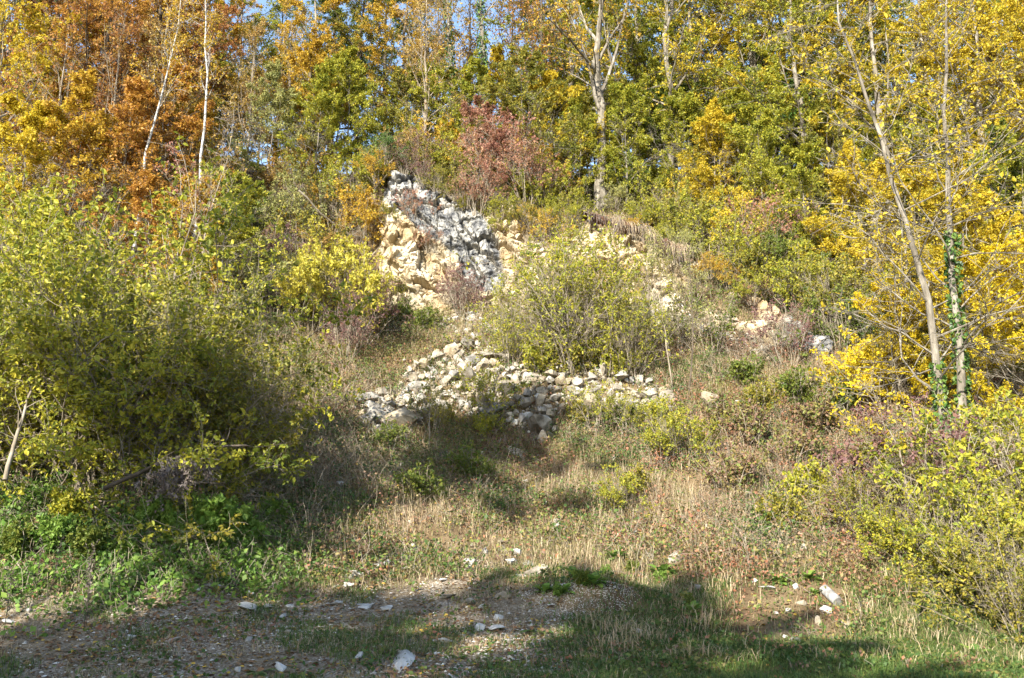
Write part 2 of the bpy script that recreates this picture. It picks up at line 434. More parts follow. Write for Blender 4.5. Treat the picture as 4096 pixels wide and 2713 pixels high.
def sprout(P, R, n, t0, t1, ang, ratio, k, rng, up=0.05, wob=0.15, rr=0.55, shape=None, upinit=0.0, angv=0.2, flat=0.0):
    """n side shoots from every polyline"""
    N, K, _ = P.shape
    t = (np.arange(n)[None, :] + rng.random((N, n))) / n
    t = t0 + (t1 - t0) * t
    f = t * (K - 1); i = np.clip(f.astype(int), 0, K - 2); u = (f - i)[..., None]
    r = np.arange(N)[:, None]
    A = P[r, i]; B = P[r, i + 1]
    pos = A * (1 - u) + B * u
    T = norm(B - A)
    rad = R[r, i] * (1 - u[..., 0]) + R[r, i + 1] * u[..., 0]
    L = np.linalg.norm(np.diff(P, axis=1), axis=-1).sum(1)[:, None]
    ref = np.where(np.abs(T[..., 2:3]) > 0.9, np.array([1., 0, 0]), np.array([0, 0, 1.]))
    s1 = norm(np.cross(T, ref)); s2 = np.cross(T, s1)
    az = rng.random((N, 1)) * 6.283 + np.arange(n)[None, :] * 2.4 + rng.normal(0, 0.5, (N, n))
    if flat:                                   # sprays: shoots to either side, level rather than all round
        side = np.where(np.arange(n)[None, :] % 2 == 0, 0.0, math.pi) + rng.normal(0, 0.35, (N, n))
        az = np.where(rng.random((N, n)) < flat, side, az)
    an = ang + rng.normal(0, angv, (N, n))
    d = np.cos(an)[..., None] * T + np.sin(an)[..., None] * (np.cos(az)[..., None] * s1 + np.sin(az)[..., None] * s2)
    d[..., 2] += upinit
    ln = L * ratio * (0.65 + 0.7 * rng.random((N, n)))
    if shape is not None:
        ln = ln * shape((t - t0) / max(1e-6, t1 - t0))
    Q = path(pos.reshape(-1, 3), d.reshape(-1, 3), ln.reshape(-1), k, rng, up, wob)
    r0 = (rad * rr).reshape(-1)
    RR = r0[:, None] * np.linspace(1, 0.25, k)[None, :]
    return Q, RR

def tubes(g, P, R, sides, mat=0, rmin=0.0):
    N, K, _ = P.shape
    if N == 0: return
    R = np.maximum(R, rmin)
    T = np.empty_like(P)
    T[:, 1:-1] = P[:, 2:] - P[:, :-2]; T[:, 0] = P[:, 1] - P[:, 0]; T[:, -1] = P[:, -1] - P[:, -2]
    T = norm(T)
    ref = np.where(np.abs(T[:, :1, 2:3]) > 0.8, np.array([1., 0, 0]), np.array([0, 0, 1.]))
    s1 = norm(np.cross(T, np.broadcast_to(ref, T.shape))); s2 = np.cross(T, s1)
    a = np.arange(sides) / sides * 2 * math.pi
    V = P[:, :, None] + R[:, :, None, None] * (np.cos(a)[None, None, :, None] * s1[:, :, None] + np.sin(a)[None, None, :, None] * s2[:, :, None])
    idx = np.arange(N * K * sides).reshape(N, K, sides)
    nx_ = np.roll(idx, -1, 2)
    f = np.stack([idx[:, :-1], nx_[:, :-1], nx_[:, 1:], idx[:, 1:]], -1).reshape(-1, 4)
    g.add(V.reshape(-1, 3), f, 0.5, mat)

def leaves(g, pos, dirs, size, rng, tone=None, wide=0.6, upn=0.8, droop=0.15, jit=0.9, folded=False, spread=0.0, sizev=0.35, mat=0):
    M = len(pos)
    if M == 0: return
    ax = norm(dirs + rng.normal(0, jit, (M, 3)) * 0.6 + np.array([0, 0, -droop]))
    nn = rng.normal(0, 1, (M, 3)) * 0.75 + np.array([0, 0, upn])
    nn = norm(nn - ax * (nn * ax).sum(1, keepdims=True))
    sd = np.cross(nn, ax)
    L = size * (1 + sizev * rng.normal(0, 1, M)).clip(0.4, 1.9)[:, None]
    b = pos + (rng.normal(0, spread, (M, 3)) if spread else 0)
    W = L * wide * 0.5
    if tone is None: tone = rng.random(M)
    if folded:
        V = np.stack([b, b + ax * L * 0.35 + sd * W + nn * L * 0.09, b + ax * L * 0.72 + sd * W * 0.72 + nn * L * 0.07, b + ax * L - nn * L * 0.07,
                      b + ax * L * 0.72 - sd * W * 0.72 + nn * L * 0.07, b + ax * L * 0.35 - sd * W + nn * L * 0.09], 1)
        k = np.arange(M)[:, None] * 6
        f = np.concatenate([k + np.array([[0, 1, 2, 3]]), k + np.array([[0, 3, 4, 5]])])
        g.add(V.reshape(-1, 3), f, np.repeat(tone, 6), mat)
    else:
        V = np.stack([b, b + ax * L * 0.45 + sd * W, b + ax * L - nn * L * 0.05, b + ax * L * 0.45 - sd * W], 1)
        f = np.arange(M * 4).reshape(M, 4)
        g.add(V.reshape(-1, 3), f, np.repeat(tone, 4), mat)

def leaf_on(g, P, per, size, rng, t0=0.15, clump=0.45, gap=0.0, gfreq=0.8, **kw):
    """leaves along polylines (twigs), tone partly shared by the twig and the bough it hangs on"""
    if gap and len(P):
        E = P[:, -1]
        P = P[fbm(E[:, 0] * gfreq + E[:, 1] * 0.5 * gfreq + 11, E[:, 2] * gfreq - E[:, 1] * gfreq * 0.8, 19, 3) > gap]
    N, K, _ = P.shape
    if N == 0: return
    t = t0 + (1 - t0) * rng.random((N, per))
    f = t * (K - 1); i = np.clip(f.astype(int), 0, K - 2); u = (f - i)[..., None]
    r = np.arange(N)[:, None]
    A = P[r, i]; B = P[r, i + 1]
    pos = (A * (1 - u) + B * u).reshape(-1, 3)
    T = norm(B - A).reshape(-1, 3)
    sidev = rng.normal(0, 1, T.shape); sidev = norm(sidev - T * (sidev * T).sum(1, keepdims=True))
    d = T * 0.6 + sidev * 0.8
    c = fbm(P[:, -1, 0] * 0.7 + 31, P[:, -1, 1] * 0.7 + P[:, -1, 2] * 0.9, 5, 3)
    c = np.clip((c - 0.5) * 2.0 + 0.5, 0, 1)
    tone = clump * np.repeat(c, per) + (1 - clump) * rng.random(N * per)
    leaves(g, pos, d, size, rng, tone, **kw)

def tree_geo(seed, H, r0, crown0, spread, nl=26, ns=7, ntw=7, per=14, leaf=0.10, lean=(0, 0), ang=1.05, up=0.05, flat=0.7,
             trunk_pts=None, twig_sides=3, twig_r=0.004, wob=0.13, shape=None, upn=0.9, lw=0.6, sec=0.42, tw=0.34, folded=False, keep=1.0, tworoll=0.5, limb_r=0.42):
    """trunk + limbs + branches + twigs, and leaves on the twigs -> (trunk Geo, crown Geo)"""
    rng = np.random.default_rng(seed)
    gt, gc = Geo(), Geo()
    K = 14
    if trunk_pts is None:
        t = np.linspace(0, 1, K)
        w = np.cumsum(rng.normal(0, 0.012 * H, (K, 2)), 0); w[0] = 0
        P = np.stack([lean[0] * t * H + w[:, 0] * 0.35, lean[1] * t * H + w[:, 1] * 0.35, t * H], 1)
    else:
        tp = np.array(trunk_pts, float)
        s = np.concatenate([[0], np.cumsum(np.linalg.norm(np.diff(tp, axis=0), axis=1))]); s /= s[-1]
        t = np.linspace(0, 1, K)
        P = np.stack([np.interp(t, s, tp[:, q]) for q in range(3)], 1)
        P[1:-1] += rng.normal(0, r0 * 0.35, (K - 2, 3)) * np.array([1, 1, 0])
    R = r0 * (1 - 0.93 * np.linspace(0, 1, K) ** 0.9)
    R[0] *= 1.5; R[1] *= 1.06
    P0 = P.copy(); P0[0, 2] -= 0.4
    tubes(gt, P0[None], R[None], 10)
    sh = shape or (lambda q: 1.0 - 0.72 * q ** 1.3)
    L = np.linalg.norm(np.diff(P, axis=0), axis=1).sum()
    c0 = crown0 / L
    P1, R1 = sprout(P[None], R[None], nl, c0, 0.98, ang, spread / L, 7, rng, up, wob, limb_r, sh, 0.12, 0.25)
    tubes(gt, P1, R1, 5)
    P2, R2 = sprout(P1, R1, ns, 0.22, 0.98, 0.85, sec, 5, rng, 0.02, wob, 0.55, lambda q: 1 - 0.5 * q, 0.0, 0.3, flat)
    tubes(gt, P2, R2, 4, rmin=twig_r)
    P3, R3 = sprout(P2, R2, ntw, 0.15, 1.0, 0.8, tw, 3, rng, -0.03, wob, 0.5, lambda q: 1 - 0.4 * q, 0.0, 0.3, flat)
    tubes(gt, P3, R3, twig_sides, rmin=twig_r * 0.8)
    if per:
        sel = rng.random(len(P3)) < keep
        leaf_on(gc, P3[sel], per, leaf, rng, upn=upn, wide=lw, spread=0.035, folded=folded, gap=0.37, gfreq=0.75)
        leaf_on(gc, P2, max(1, per // 2), leaf, rng, 0.5, upn=upn, wide=lw, spread=0.05, folded=folded, gap=0.37, gfreq=0.75)
    return gt, gc

def shrub_geo(seed, H, rad, stems=16, nb=6, ntw=5, per=10, leaf=0.07, splay=0.5, up=0.06, stem_r=0.016, lw=0.62, upn=0.7, folded=True,
              wob=0.14, sec=0.36, tw=0.4, keep=1.0, t0=0.3, droop=0.15, stem_min=0.005):
    rng = np.random.default_rng(seed)
    gt, gc = Geo(), Geo()
    az = rng.random(stems) * 6.283
    el = np.abs(rng.normal(0, 1, stems)).clip(0, 2) * splay * 0.6
    base = np.stack([np.cos(az), np.sin(az), np.zeros(stems)], 1) * (rad * 0.22 * np.sqrt(rng.random(stems)))[:, None]
    base[:, 2] = -0.08
    d = np.stack([np.cos(az) * np.sin(el), np.sin(az) * np.sin(el), np.cos(el)], 1)
    P = path(base, d, H * (0.7 + 0.4 * rng.random(stems)), 9, rng, up * 0.3, wob * 0.7)
    P[..., 2] -= (np.linspace(0, 1, 9)[None] ** 2) * (el[:, None] * 0.25 * H * 0.5)
    R = stem_r * (0.6 + 0.8 * rng.random(stems))[:, None] * np.linspace(1, 0.25, 9)[None]
    tubes(gt, P, R, 5, rmin=stem_min)
    P2, R2 = sprout(P, R, nb, t0, 0.98, 0.75, sec, 5, rng, up, wob, 0.6, lambda q: 1 - 0.45 * q, 0.05, 0.3)
    tubes(gt, P2, R2, 4, rmin=stem_min * 0.7)
    P3, R3 = sprout(P2, R2, ntw, 0.15, 1.0, 0.75, tw, 4, rng, 0.0, wob, 0.55, None, 0.0, 0.3)
    tubes(gt, P3, R3, 3, rmin=stem_min * 0.5)
    if per:
        sel = rng.random(len(P3)) < keep
        leaf_on(gc, P3[sel], per, leaf, rng, 0.1, upn=upn, wide=lw, folded=folded, spread=0.02, droop=droop, gap=0.40, gfreq=1.5)
        leaf_on(gc, P2, max(1, per // 2), leaf, rng, 0.5, upn=upn, wide=lw, folded=folded, spread=0.02, droop=droop, gap=0.40, gfreq=1.5)
    return gt, gc

PROTO = {}
def proto(key, geos, names, mats):
    PROTO[key] = [(nm, g.mesh(nm, mt)) for g, nm, mt in zip(geos, names, mats) if g.n]

GROUPS = {}
def plant(key, kind, loc, label, cat, leafmat=None, barkmat=None, rz=None, sc=1.0, group=None, tilt=(0, 0), sink=0.05):
    """one plant: an Empty at its foot that carries its trunk or stems and its crown"""
    r = empty(kind, (loc[0], loc[1], loc[2] - sink), 0, sc)
    if rz is None: rz = random.random() * 6.283
    r.rotation_euler = (tilt[0], tilt[1], rz)
    tag(r, label, cat, group)
    for nm, me in PROTO[key]:
        o = link(nm, me, r)
        if nm in ('crown', 'foliage') and leafmat: set_mat(o, LEAF[leafmat])
        if nm in ('trunk', 'stems') and barkmat: set_mat(o, BARK[barkmat])
    return r

random.seed(4)
TC = ('trunk', 'crown'); SF = ('stems', 'foliage')
# forest trees (metres): broad, slender, understorey, sparse
for q, sd in enumerate((11, 12, 13)):
    proto('broad%d' % q, tree_geo(sd, 13.5, 0.19, 1.6 + 0.5 * q, 4.4, 34, 9, 8, 26, 0.078), TC, (BARK['grey'], LEAF['yellow']))
for q, sd in enumerate((21, 22)):
    proto('slender%d' % q, tree_geo(sd, 12.5, 0.12, 2.2, 2.9, 30, 8, 7, 22, 0.072), TC, (BARK['grey'], LEAF['yellow']))
for q, sd in enumerate((31, 32, 33)):
    proto('under%d' % q, tree_geo(sd, 5.6, 0.055, 0.5, 2.3, 28, 8, 7, 19, 0.066, lean=(0.06 * (q - 1), 0), ang=1.15), TC, (BARK['grey'], LEAF['lime']))
for q, sd in enumerate((41, 42)):
    proto('sparse%d' % q, tree_geo(sd, 10.5, 0.10, 1.6, 3.6, 26, 8, 7, 4, 0.085, ang=0.75, up=0.09, flat=0.2), TC, (BARK['twig'], LEAF['tan']))
proto('narrow0', tree_geo(23, 12.5, 0.12, 8.6, 2.0, 22, 8, 7, 16, 0.10), TC, (BARK['grey'], LEAF['gold']))
# shrubs
for q, sd in enumerate((51, 52, 53)):
    proto('bush%d' % q, shrub_geo(sd, 2.3, 1.3, 20, 7, 6, 9, 0.075, 0.75), SF, (BARK['twig'], LEAF['lime']))
for q, sd in enumerate((61, 62)):
    proto('rod%d' % q, shrub_geo(sd, 3.0, 1.6, 26, 10, 5, 6, 0.066, 0.6, lw=0.45, sec=0.26, tw=0.45, upn=0.5, keep=0.8, t0=0.08, stem_r=0.010), SF, (BARK['twig'], LEAF['lime']))
for q, sd in enumerate((71, 72)):
    proto('thin%d' % q, shrub_geo(sd, 2.4, 1.2, 13, 7, 6, 6, 0.064, 0.75), SF, (BARK['twig'], LEAF['pink']))
for q, sd in enumerate((81, 82, 83)):
    proto('low%d' % q, shrub_geo(sd, 0.75, 0.5, 18, 5, 4, 6, 0.05, 0.95, stem_r=0.006, t0=0.15), SF, (BARK['twig'], LEAF['herb']))

def put(keys, kind, px, D, sc, label, cat, leafm, bark=None, group=None, row=None, rz=None, tilt=(0, 0)):
    loc = on_ground(px, row) if row is not None else at_depth(px, D)
    key = random.choice(keys) if isinstance(keys, (list, tuple)) else keys
    return plant(key, kind, loc, label, cat, leafm, bark, rz, sc, group, tilt)
BROAD = ['broad0', 'broad1', 'broad2']; SLEN = ['slender0', 'slender1']; UNDER = ['under0', 'under1', 'under2']
SPARSE = ['sparse0', 'sparse1']; BUSH = ['bush0', 'bush1', 'bush2']; ROD = ['rod0', 'rod1']; THIN = ['thin0', 'thin1']; LOW = ['low0', 'low1', 'low2']

# ------------------------------------------------------------------ the quarry face
def curve(tab, s):
    tab = np.array(tab, float)
    return [np.interp(s, tab[:, 0], tab[:, k]) for k in (1, 2)]
C_BASE = [(850, 705, 29.8), (900, 712, 29.7), (1030, 742, 29.3), (1150, 732, 29.5), (1300, 728, 29.4), (1400, 722, 29.3), (1500, 735, 28.6), (1600, 750, 27.9), (1700, 770, 27.0), (1780, 800, 26.0), (1880, 842, 24.8), (1960, 845, 24.5)]
C_TOP = [(850, 520, 31.0), (872, 398, 31.3), (960, 415, 31.3), (1060, 462, 31.3), (1150, 485, 31.3), (1250, 505, 31.1), (1350, 520, 30.9), (1450, 540, 30.6), (1500, 575, 30.0), (1600, 605, 29.2), (1680, 655, 28.4), (1780, 715, 27.0), (1880, 765, 25.8), (1960, 800, 25.3)]
NU, NV = 760, 220
us = np.linspace(852, 1955, NU)
vs = np.linspace(-0.08, 1.0, NV)
rb, db = curve(C_BASE, us); rt, dt = curve(C_TOP, us)
rb = rb + 14 * (fbm(us * 0.02, us * 0, 4) - 0.5); rt = rt + 30 * (fbm(us * 0.025, us * 0, 6) - 0.5)
def pt3(px, row, D):
    yc = (784 - row) / FPX; xc = (px - 1183.5) / FPX; den = CP - yc * SP
    return np.stack([xc / den * D, D, CAM_Z + (SP + yc * CP) / den * D], -1)
B = pt3(us, rb, db); T = pt3(us, rt, dt)
CU, CV = np.meshgrid(np.arange(NU), vs)
P = B[None] + (T - B)[None] * vs[:, None, None]
fwd = 0.42 * np.sin(np.pi * np.clip(vs, 0, 1)) ** 0.6
P[..., 1] -= fwd[:, None]
ulen = P[..., 0]; vlen = P[..., 2]
def cells(x, y, size, seed, stretch=1.0):
    """irregular fracture blocks: (height, tilt, gap) per point"""
    xi = x / (size * stretch); yi = y / size
    ci = np.floor(xi); cj = np.floor(yi)
    best = np.full(x.shape, 1e9); sec = np.full(x.shape, 1e9)
    hh = np.zeros(x.shape); tx = np.zeros(x.shape); ty = np.zeros(x.shape)
    for a in (-1, 0, 1):
        for b in (-1, 0, 1):
            i = ci + a; j = cj + b
            fx = i + _hash(i, j, seed); fy = j + _hash(i, j, seed + 5)
            dx = xi - fx; dy = yi - fy
            d = np.sqrt(dx * dx + dy * dy)
            nb = d < best
            sec = np.where(nb, best, np.minimum(sec, d))
            best = np.where(nb, d, best)
            hh = np.where(nb, _hash(i, j, seed + 9), hh)
            tx = np.where(nb, (_hash(i, j, seed + 11) - 0.5) * dx, tx)
            ty = np.where(nb, (_hash(i, j, seed + 13) - 0.5) * dy, ty)
    return hh, tx + ty, sec - best, best
px_, py_ = project(ulen, P[..., 1], vlen)
# the grey bed: a slab running down to the right across the upper face
line = np.array([(885, 415), (940, 455), (1010, 490), (1070, 535), (1105, 585), (1125, 640)], float)
dist = np.full(px_.shape, 1e9)
for (x0, y0), (x1, y1) in zip(line[:-1], line[1:]):
    ex, ey = x1 - x0, y1 - y0
    t = np.clip(((px_ - x0) * ex + (py_ - y0) * ey) / (ex * ex + ey * ey), 0, 1)
    dist = np.minimum(dist, np.hypot(px_ - x0 - t * ex, py_ - y0 - t * ey))
grey = smooth(66, 30, dist + 46 * (fbm(ulen * 1.3, vlen * 1.3, 41, 3) - 0.5))
grey = np.clip(grey * (0.55 + 0.9 * fbm(ulen * 2.3, vlen * 2.3, 43, 4)), 0, 1)
grey = np.maximum(grey, smooth(1775, 1830, px_ + 40 * (fbm(ulen, vlen, 42) - 0.5)) * 0.85)
wx = ulen + 0.28 * (fbm(ulen * 2.1, vlen * 2.1, 51, 4) - 0.5); wy = vlen + 0.28 * (fbm(ulen * 2.1, vlen * 2.1, 52, 4) - 0.5)
h1, s1, g1, b1 = cells(wx + 0.3 * wy, wy, 1.25, 61, 1.3)
h2, s2, g2, b2 = cells(wx, wy, 0.46, 62, 1.25)
h3, s3, g3, b3 = cells(wx, wy, 0.17, 63, 1.2)
disp = 0.42 * (h1 - 0.4) + 0.5 * s1 - 0.12 * smooth(0.10, 0, g1)
disp += (1 - 0.88 * grey) * (0.42 * (h2 - 0.4) + 0.75 * s2 - 0.10 * smooth(0.10, 0, g2))
disp += (1 - 0.75 * grey) * (0.12 * (h3 - 0.4) + 0.28 * s3 - 0.04 * smooth(0.12, 0, g3))
ca, sa = math.cos(math.radians(-52)), math.sin(math.radians(-52))
ru = wx * ca + wy * sa; rv = -wx * sa + wy * ca
h4, s4, g4, b4 = cells(ru, rv, 0.55, 64, 1.9)
h5, s5, g5, b5 = cells(ru, rv, 0.20, 65, 1.6)
disp += grey * (0.24 * (h4 - 0.4) + 0.55 * s4 - 0.09 * smooth(0.08, 0, g4) + 0.07 * (h5 - 0.4) + 0.22 * s5 - 0.03 * smooth(0.1, 0, g5))
disp += grey * 0.10 * (fbm(ru * 0.8, rv * 4.5, 73, 4) - 0.5)
disp += 0.10 * (fbm(ulen * 3, vlen * 3, 71, 4) - 0.5) + 0.06 * grey
# hollow under the turf edge, right of the face
for hx, hy, hr, hd in ((1640, 675, 46, 1.0), (1500, 620, 26, 0.7), (1710, 720, 40, 0.8), (872, 545, 16, 0.5), (1262, 560, 40, 0.35)):
    disp -= hd * np.exp(-(((px_ - hx) / hr) ** 2 + ((py_ - hy) / (hr * 0.6)) ** 2))
disp -= 0.15 * smooth(1460, 1540, px_) * smooth(1800, 1740, px_) * smooth(0.35, 0.7, CV) * smooth(1.0, 0.93, CV)
edge = smooth(0, 0.06, (CU / (NU - 1))) * smooth(1, 0.95, CU / (NU - 1))
disp *= edge * smooth(-0.08, 0.1, CV)
P[..., 1] -= disp
P[..., 2] += 0.35 * disp
P[..., 1] += 1.2 * (1 - edge)
# the top bends back into the slope
back = np.stack([P[-1] + np.array([0, 0.4 * k, 0.02 - 0.16 * k * k]) for k in (1, 2, 3, 4)])
P = np.concatenate([P, back]); grey = np.concatenate([grey, np.repeat(grey[-1:], 4, 0)])
nv = NV + 4
I = np.arange(nv * NU).reshape(nv, NU)
g = Geo()
g.add(P.reshape(-1, 3), np.stack([I[:-1, :-1], I[:-1, 1:], I[1:, 1:], I[1:, :-1]], -1).reshape(-1, 4), grey.ravel())
cliff = link('cliff', g.mesh('cliff', ROCKFACE))
tag(cliff, 'broken cream and grey limestone quarry face under the wood', 'cliff', kind='structure')

# ------------------------------------------------------------------ stones
def rock_mesh(name, seed, sub=3, cuts=13):
    rng = np.random.default_rng(seed)
    bm = bmesh.new()
    bmesh.ops.create_icosphere(bm, subdivisions=sub, radius=1.0)
    v = np.array([q.co[:] for q in bm.verts]); f = np.array([[q.index for q in p.verts] for p in bm.faces])
    bm.free()
    for k in range(cuts):
        nrm = norm(rng.normal(0, 1, (1, 3)))[0]
        c = 0.34 + 0.42 * rng.random()
        d = v @ nrm - c
        v = v - np.where(d > 0, d * 0.985, 0)[:, None] * nrm
    fr = v * 2.2 + seed
    v = v * (1 + 0.05 * (fbm(fr[:, 0] + fr[:, 2], fr[:, 1] - fr[:, 2] * 0.7, seed, 3) - 0.5))[:, None]
    e = v.max(0) - v.min(0)
    v = (v - (v.max(0) + v.min(0)) / 2) / e.max()
    g = Geo(); g.add(v, f, 0.5)
    return g.mesh(name, STONE)
ROCKS = [rock_mesh('rock', 200 + k, 4, 12 + k % 6) for k in range(14)]
random.seed(9)
def stone(kind, p, size, label, cat='stone', group=None, aspect=(1, 0.8, 0.7), sunk=0.3, rock=None, rot=None):
    o = link(kind, ROCKS[rock if rock is not None else random.randrange(len(ROCKS))])
    ax = [size * a * random.uniform(0.88, 1.12) for a in aspect]
    o.scale = ax
    o.rotation_euler = rot or (random.uniform(-0.3, 0.3), random.uniform(-0.3, 0.3), random.uniform(0, 6.28))
    o.location = (p[0], p[1], p[2] + ax[2] * (0.36 - sunk))
    tag(o, label, cat, group)
    return o
def metres(px_size, D):
    return px_size * D / FPX

def inside(poly, x, y):
    x = np.asarray(x, float); y = np.asarray(y, float)
    r = np.zeros(x.shape, bool)
    for (x0, y0), (x1, y1) in zip(poly, poly[1:] + poly[:1]):
        c = ((y0 > y) != (y1 > y)) & (x < (x1 - x0) * (y - y0) / (y1 - y0 + 1e-12) + x0)
        r ^= c
    return r

# stones of the lot: photo column, row, width, shape (f flat, u upright, r round), label
LOT_STONES = [
    (495, 1361, 42, 'f', 'bright white flat stone in the sunny strip left of the lot'),
    (460, 1364, 13, 'r', 'small white stone just left of the bright flat stone in the sunny strip'),
    (574, 1378, 30, 'r', 'white humped stone on the shade edge left of the lot'),
    (574, 1407, 38, 'f', 'long flat white stone in front of the white humped stone'),
    (618, 1405, 24, 'f', 'short flat white stone beside the long flat white one'),
    (670, 1403, 18, 'r', 'grey-white lump right of the two flat stones at the shade edge'),
    (779, 1398, 30, 'f', 'thin pale slab lying in the shade left of the middle'),
    (653, 1426, 22, 'f', 'pale slab in the shade below the two flat stones'),
    (536, 1333, 26, 'u', 'ochre upright stone standing in the grass at the foot of the left bank'),
    (55, 1336, 20, 'u', 'pale stone among weeds at the left edge of the photo'),
    (20, 1441, 28, 'f', 'flat cream stone at the left edge of the lot'),
    (68, 1414, 14, 'r', 'small cream stone near the left edge of the lot'),
    (296, 1388, 13, 'r', 'small cream stone on sunny gravel left'),
    (160, 1422, 13, 'r', 'small white stone on the lot left of the dry stalks'),
    (369, 1527, 24, 'f', 'tan flat stone in the front shade, lower left'),
    (304, 1477, 17, 'r', 'cream stone among leaf litter, lower left'),
    (403, 1482, 28, 'f', 'tan slab half covered by leaf litter, lower left'),
    (651, 1546, 27, 'r', 'pale angular stone near the front edge left of the big white boulder'),
    (550, 1552, 15, 'u', 'small white pointed stone near the front edge'),
    (665, 1466, 19, 'r', 'buff stone amid gravel left of the middle'),
    (574, 1482, 22, 'f', 'buff slab amid brown leaves left of the middle'),
    (335, 1537, 30, 'f', 'grey flat stone at the front edge, lower left'),
    (683, 1307, 15, 'r', 'small pale stone in grass at the foot of the shaded bank'),
    (625, 1293, 26, 'f', 'buff slab in grass at the foot of the left bank'),
    (632, 1357, 36, 'f', 'sunken tan slab right of the ochre upright stone'),
    (803, 1355, 15, 'r', 'small pale stone left of the sunlit white stone cluster'),
    (818, 1336, 30, 'r', 'brilliant white stone in the sunlit patch left of the middle'),
    (811, 1355, 26, 'f', 'tan flat stone under the brilliant white one'),
    (879, 1307, 46, 'f', 'widest sunlit white slab in the middle of the bank foot'),
    (913, 1308, 22, 'f', 'white slab joined to the right end of the widest sunlit slab'),
    (947, 1316, 28, 'f', 'pale grey slab right of the sunlit white slabs'),
    (925, 1289, 26, 'r', 'cream block above the sunlit white slabs'),
    (888, 1296, 24, 'r', 'white wedge on the widest sunlit slab'),
    (956, 1272, 20, 'u', 'ochre leaning stone in grass above the cream block'),
    (1087, 1305, 30, 'r', 'cream block alone in the middle of the sunny bank foot'),
    (1122, 1279, 18, 'u', 'white square block above right of the lone cream block'),
    (1183, 1306, 26, 'u', 'tall cream stone in the stone group right of the middle'),
    (1198, 1287, 29, 'r', 'broad cream stone behind the tall cream one'),
    (1222, 1307, 22, 'f', 'grey slab between the tall cream stone and the ochre boulder'),
    (1239, 1328, 38, 'r', 'ochre boulder, largest of the stone group right of the middle'),
    (1207, 1334, 22, 'f', 'white slab leaning on the ochre boulder'),
    (1159, 1272, 19, 'r', 'buff stone at the top of the stone group right of the middle'),
    (1156, 1257, 17, 'r', 'dull buff stone on the grass above the stone group'),
    (1024, 1343, 20, 'f', 'white splinter on dry ground left of the middle weeds'),
    (1034, 1383, 37, 'f', 'flat grey slab in the shade in the middle of the lot'),
    (1086, 1397, 37, 'f', 'flat white slab right of the flat grey slab'),
    (1115, 1408, 21, 'r', 'white lump in front of the flat white slab'),
    (1166, 1384, 29, 'r', 'brown weathered block by the green weeds'),
    (1151, 1432, 27, 'r', 'cream stone in the shade beside the grass edge'),
    (1147, 1455, 37, 'f', 'long pale slab in the shade beside the grass edge'),
    (1108, 1455, 25, 'r', 'pale block left of the long pale slab'),
    (1004, 1448, 18, 'f', 'small white flat stone in the middle of the lot'),
    (841, 1405, 30, 'f', 'white slab among gravel left of the middle'),
    (893, 1410, 24, 'f', 'pale flat stones showing through the gravel'),
    (831, 1520, 29, 'f', 'lilac-grey slab left of the big white boulder'),
    (927, 1509, 20, 'f', 'pale stone just behind the big white boulder'),
    (1021, 1487, 33, 'f', 'buff slab near the front, right of the big white boulder'),
    (1009, 1513, 15, 'r', 'small pale stone near the front, below the buff slab'),
    (1274, 1556, 16, 'r', 'small stone at the front edge beside the lawn'),
    (1180, 1529, 19, 'f', 'pale flat stone near the front edge beside the lawn'),
    (1480, 1465, 34, 'f', 'white broken slab in the shaded grass'),
    (1562, 1299, 31, 'u', 'rough grey block in dry grass above the gravel mound'),
    (1033, 1058, 30, 'r', 'boulder half hidden in dry grass below the left of the rubble'),
    (1091, 1075, 31, 'r', 'boulder half hidden in dry grass below the middle of the rubble'),
    (1195, 1055, 36, 'u', 'leaning grey boulder below the dark rock of the rubble'),
    (992, 1196, 12, 'r', 'small white stone alone in the grassy slope'),
    (1286, 1229, 22, 'u', 'cream stone on the lip of the hollow in the grass'),
    (1821, 1416, 19, 'r', 'cream block on the bare earth scar at right'),
    (1907, 1417, 28, 'r', 'pale angular block under the cut log'),
    (1889, 1443, 21, 'u', 'grey pointed block in the earth scar below the log'),
    (1964, 1453, 23, 'u', 'leaning buff slab at the right end of the earth scar'),
    (1955, 1442, 17, 'f', 'tan flat stone behind the leaning buff slab'),
    (1930, 1494, 20, 'f', 'pale stone at the foot of the earth scar'),
    (1884, 1498, 16, 'f', 'cream stone at the foot of the earth scar, left of the pale one'),
    (1853, 1397, 17, 'r', 'ochre stone at the upper middle of the earth scar'),
    (1773, 1363, 31, 'f', 'bright cream slab at the top of the earth scar'),
    (1744, 1348, 14, 'u', 'small bright stone above the bright cream slab'),
    (1839, 1361, 14, 'u', 'small cream stone under the leafy weed by the log'),
    (1613, 1365, 19, 'u', 'grey stone at the left end of the earth scar'),
    (1795, 1419, 11, 'r', 'small pale stone left of the cream block in the earth scar'),
    (1814, 1474, 12, 'r', 'small pale stone low on the earth scar'),
    (1839, 1486, 17, 'u', 'ochre stone low on the earth scar'),
]
SHAPE = {'f': (1.05, 0.8, 0.32), 'r': (1.0, 0.85, 0.66), 'u': (0.9, 0.7, 1.05)}
for px, py, w, s, lab in LOT_STONES:
    p = on_ground(px, py)
    o = stone('stone', p, metres(w, p.y) * 1.35, lab, 'stone', 'stones lying on the lot and its bank', SHAPE[s], 0.24 if s != 'f' else 0.08)
    if any(q in lab for q in ('white', 'bright', 'pale', 'brilliant', 'cream')): set_mat(o, WHITE)
p = on_ground(927, 1552)
set_mat(stone('boulder', p + Vector((0, 0.3, 0.02)), 0.62, 'big white sunken boulder at the front edge of the lot', 'boulder', 'stones lying on the lot and its bank', (0.42, 1.3, 0.3), 0.1, 2, (0.08, 0.05, 0.1)), WHITE)

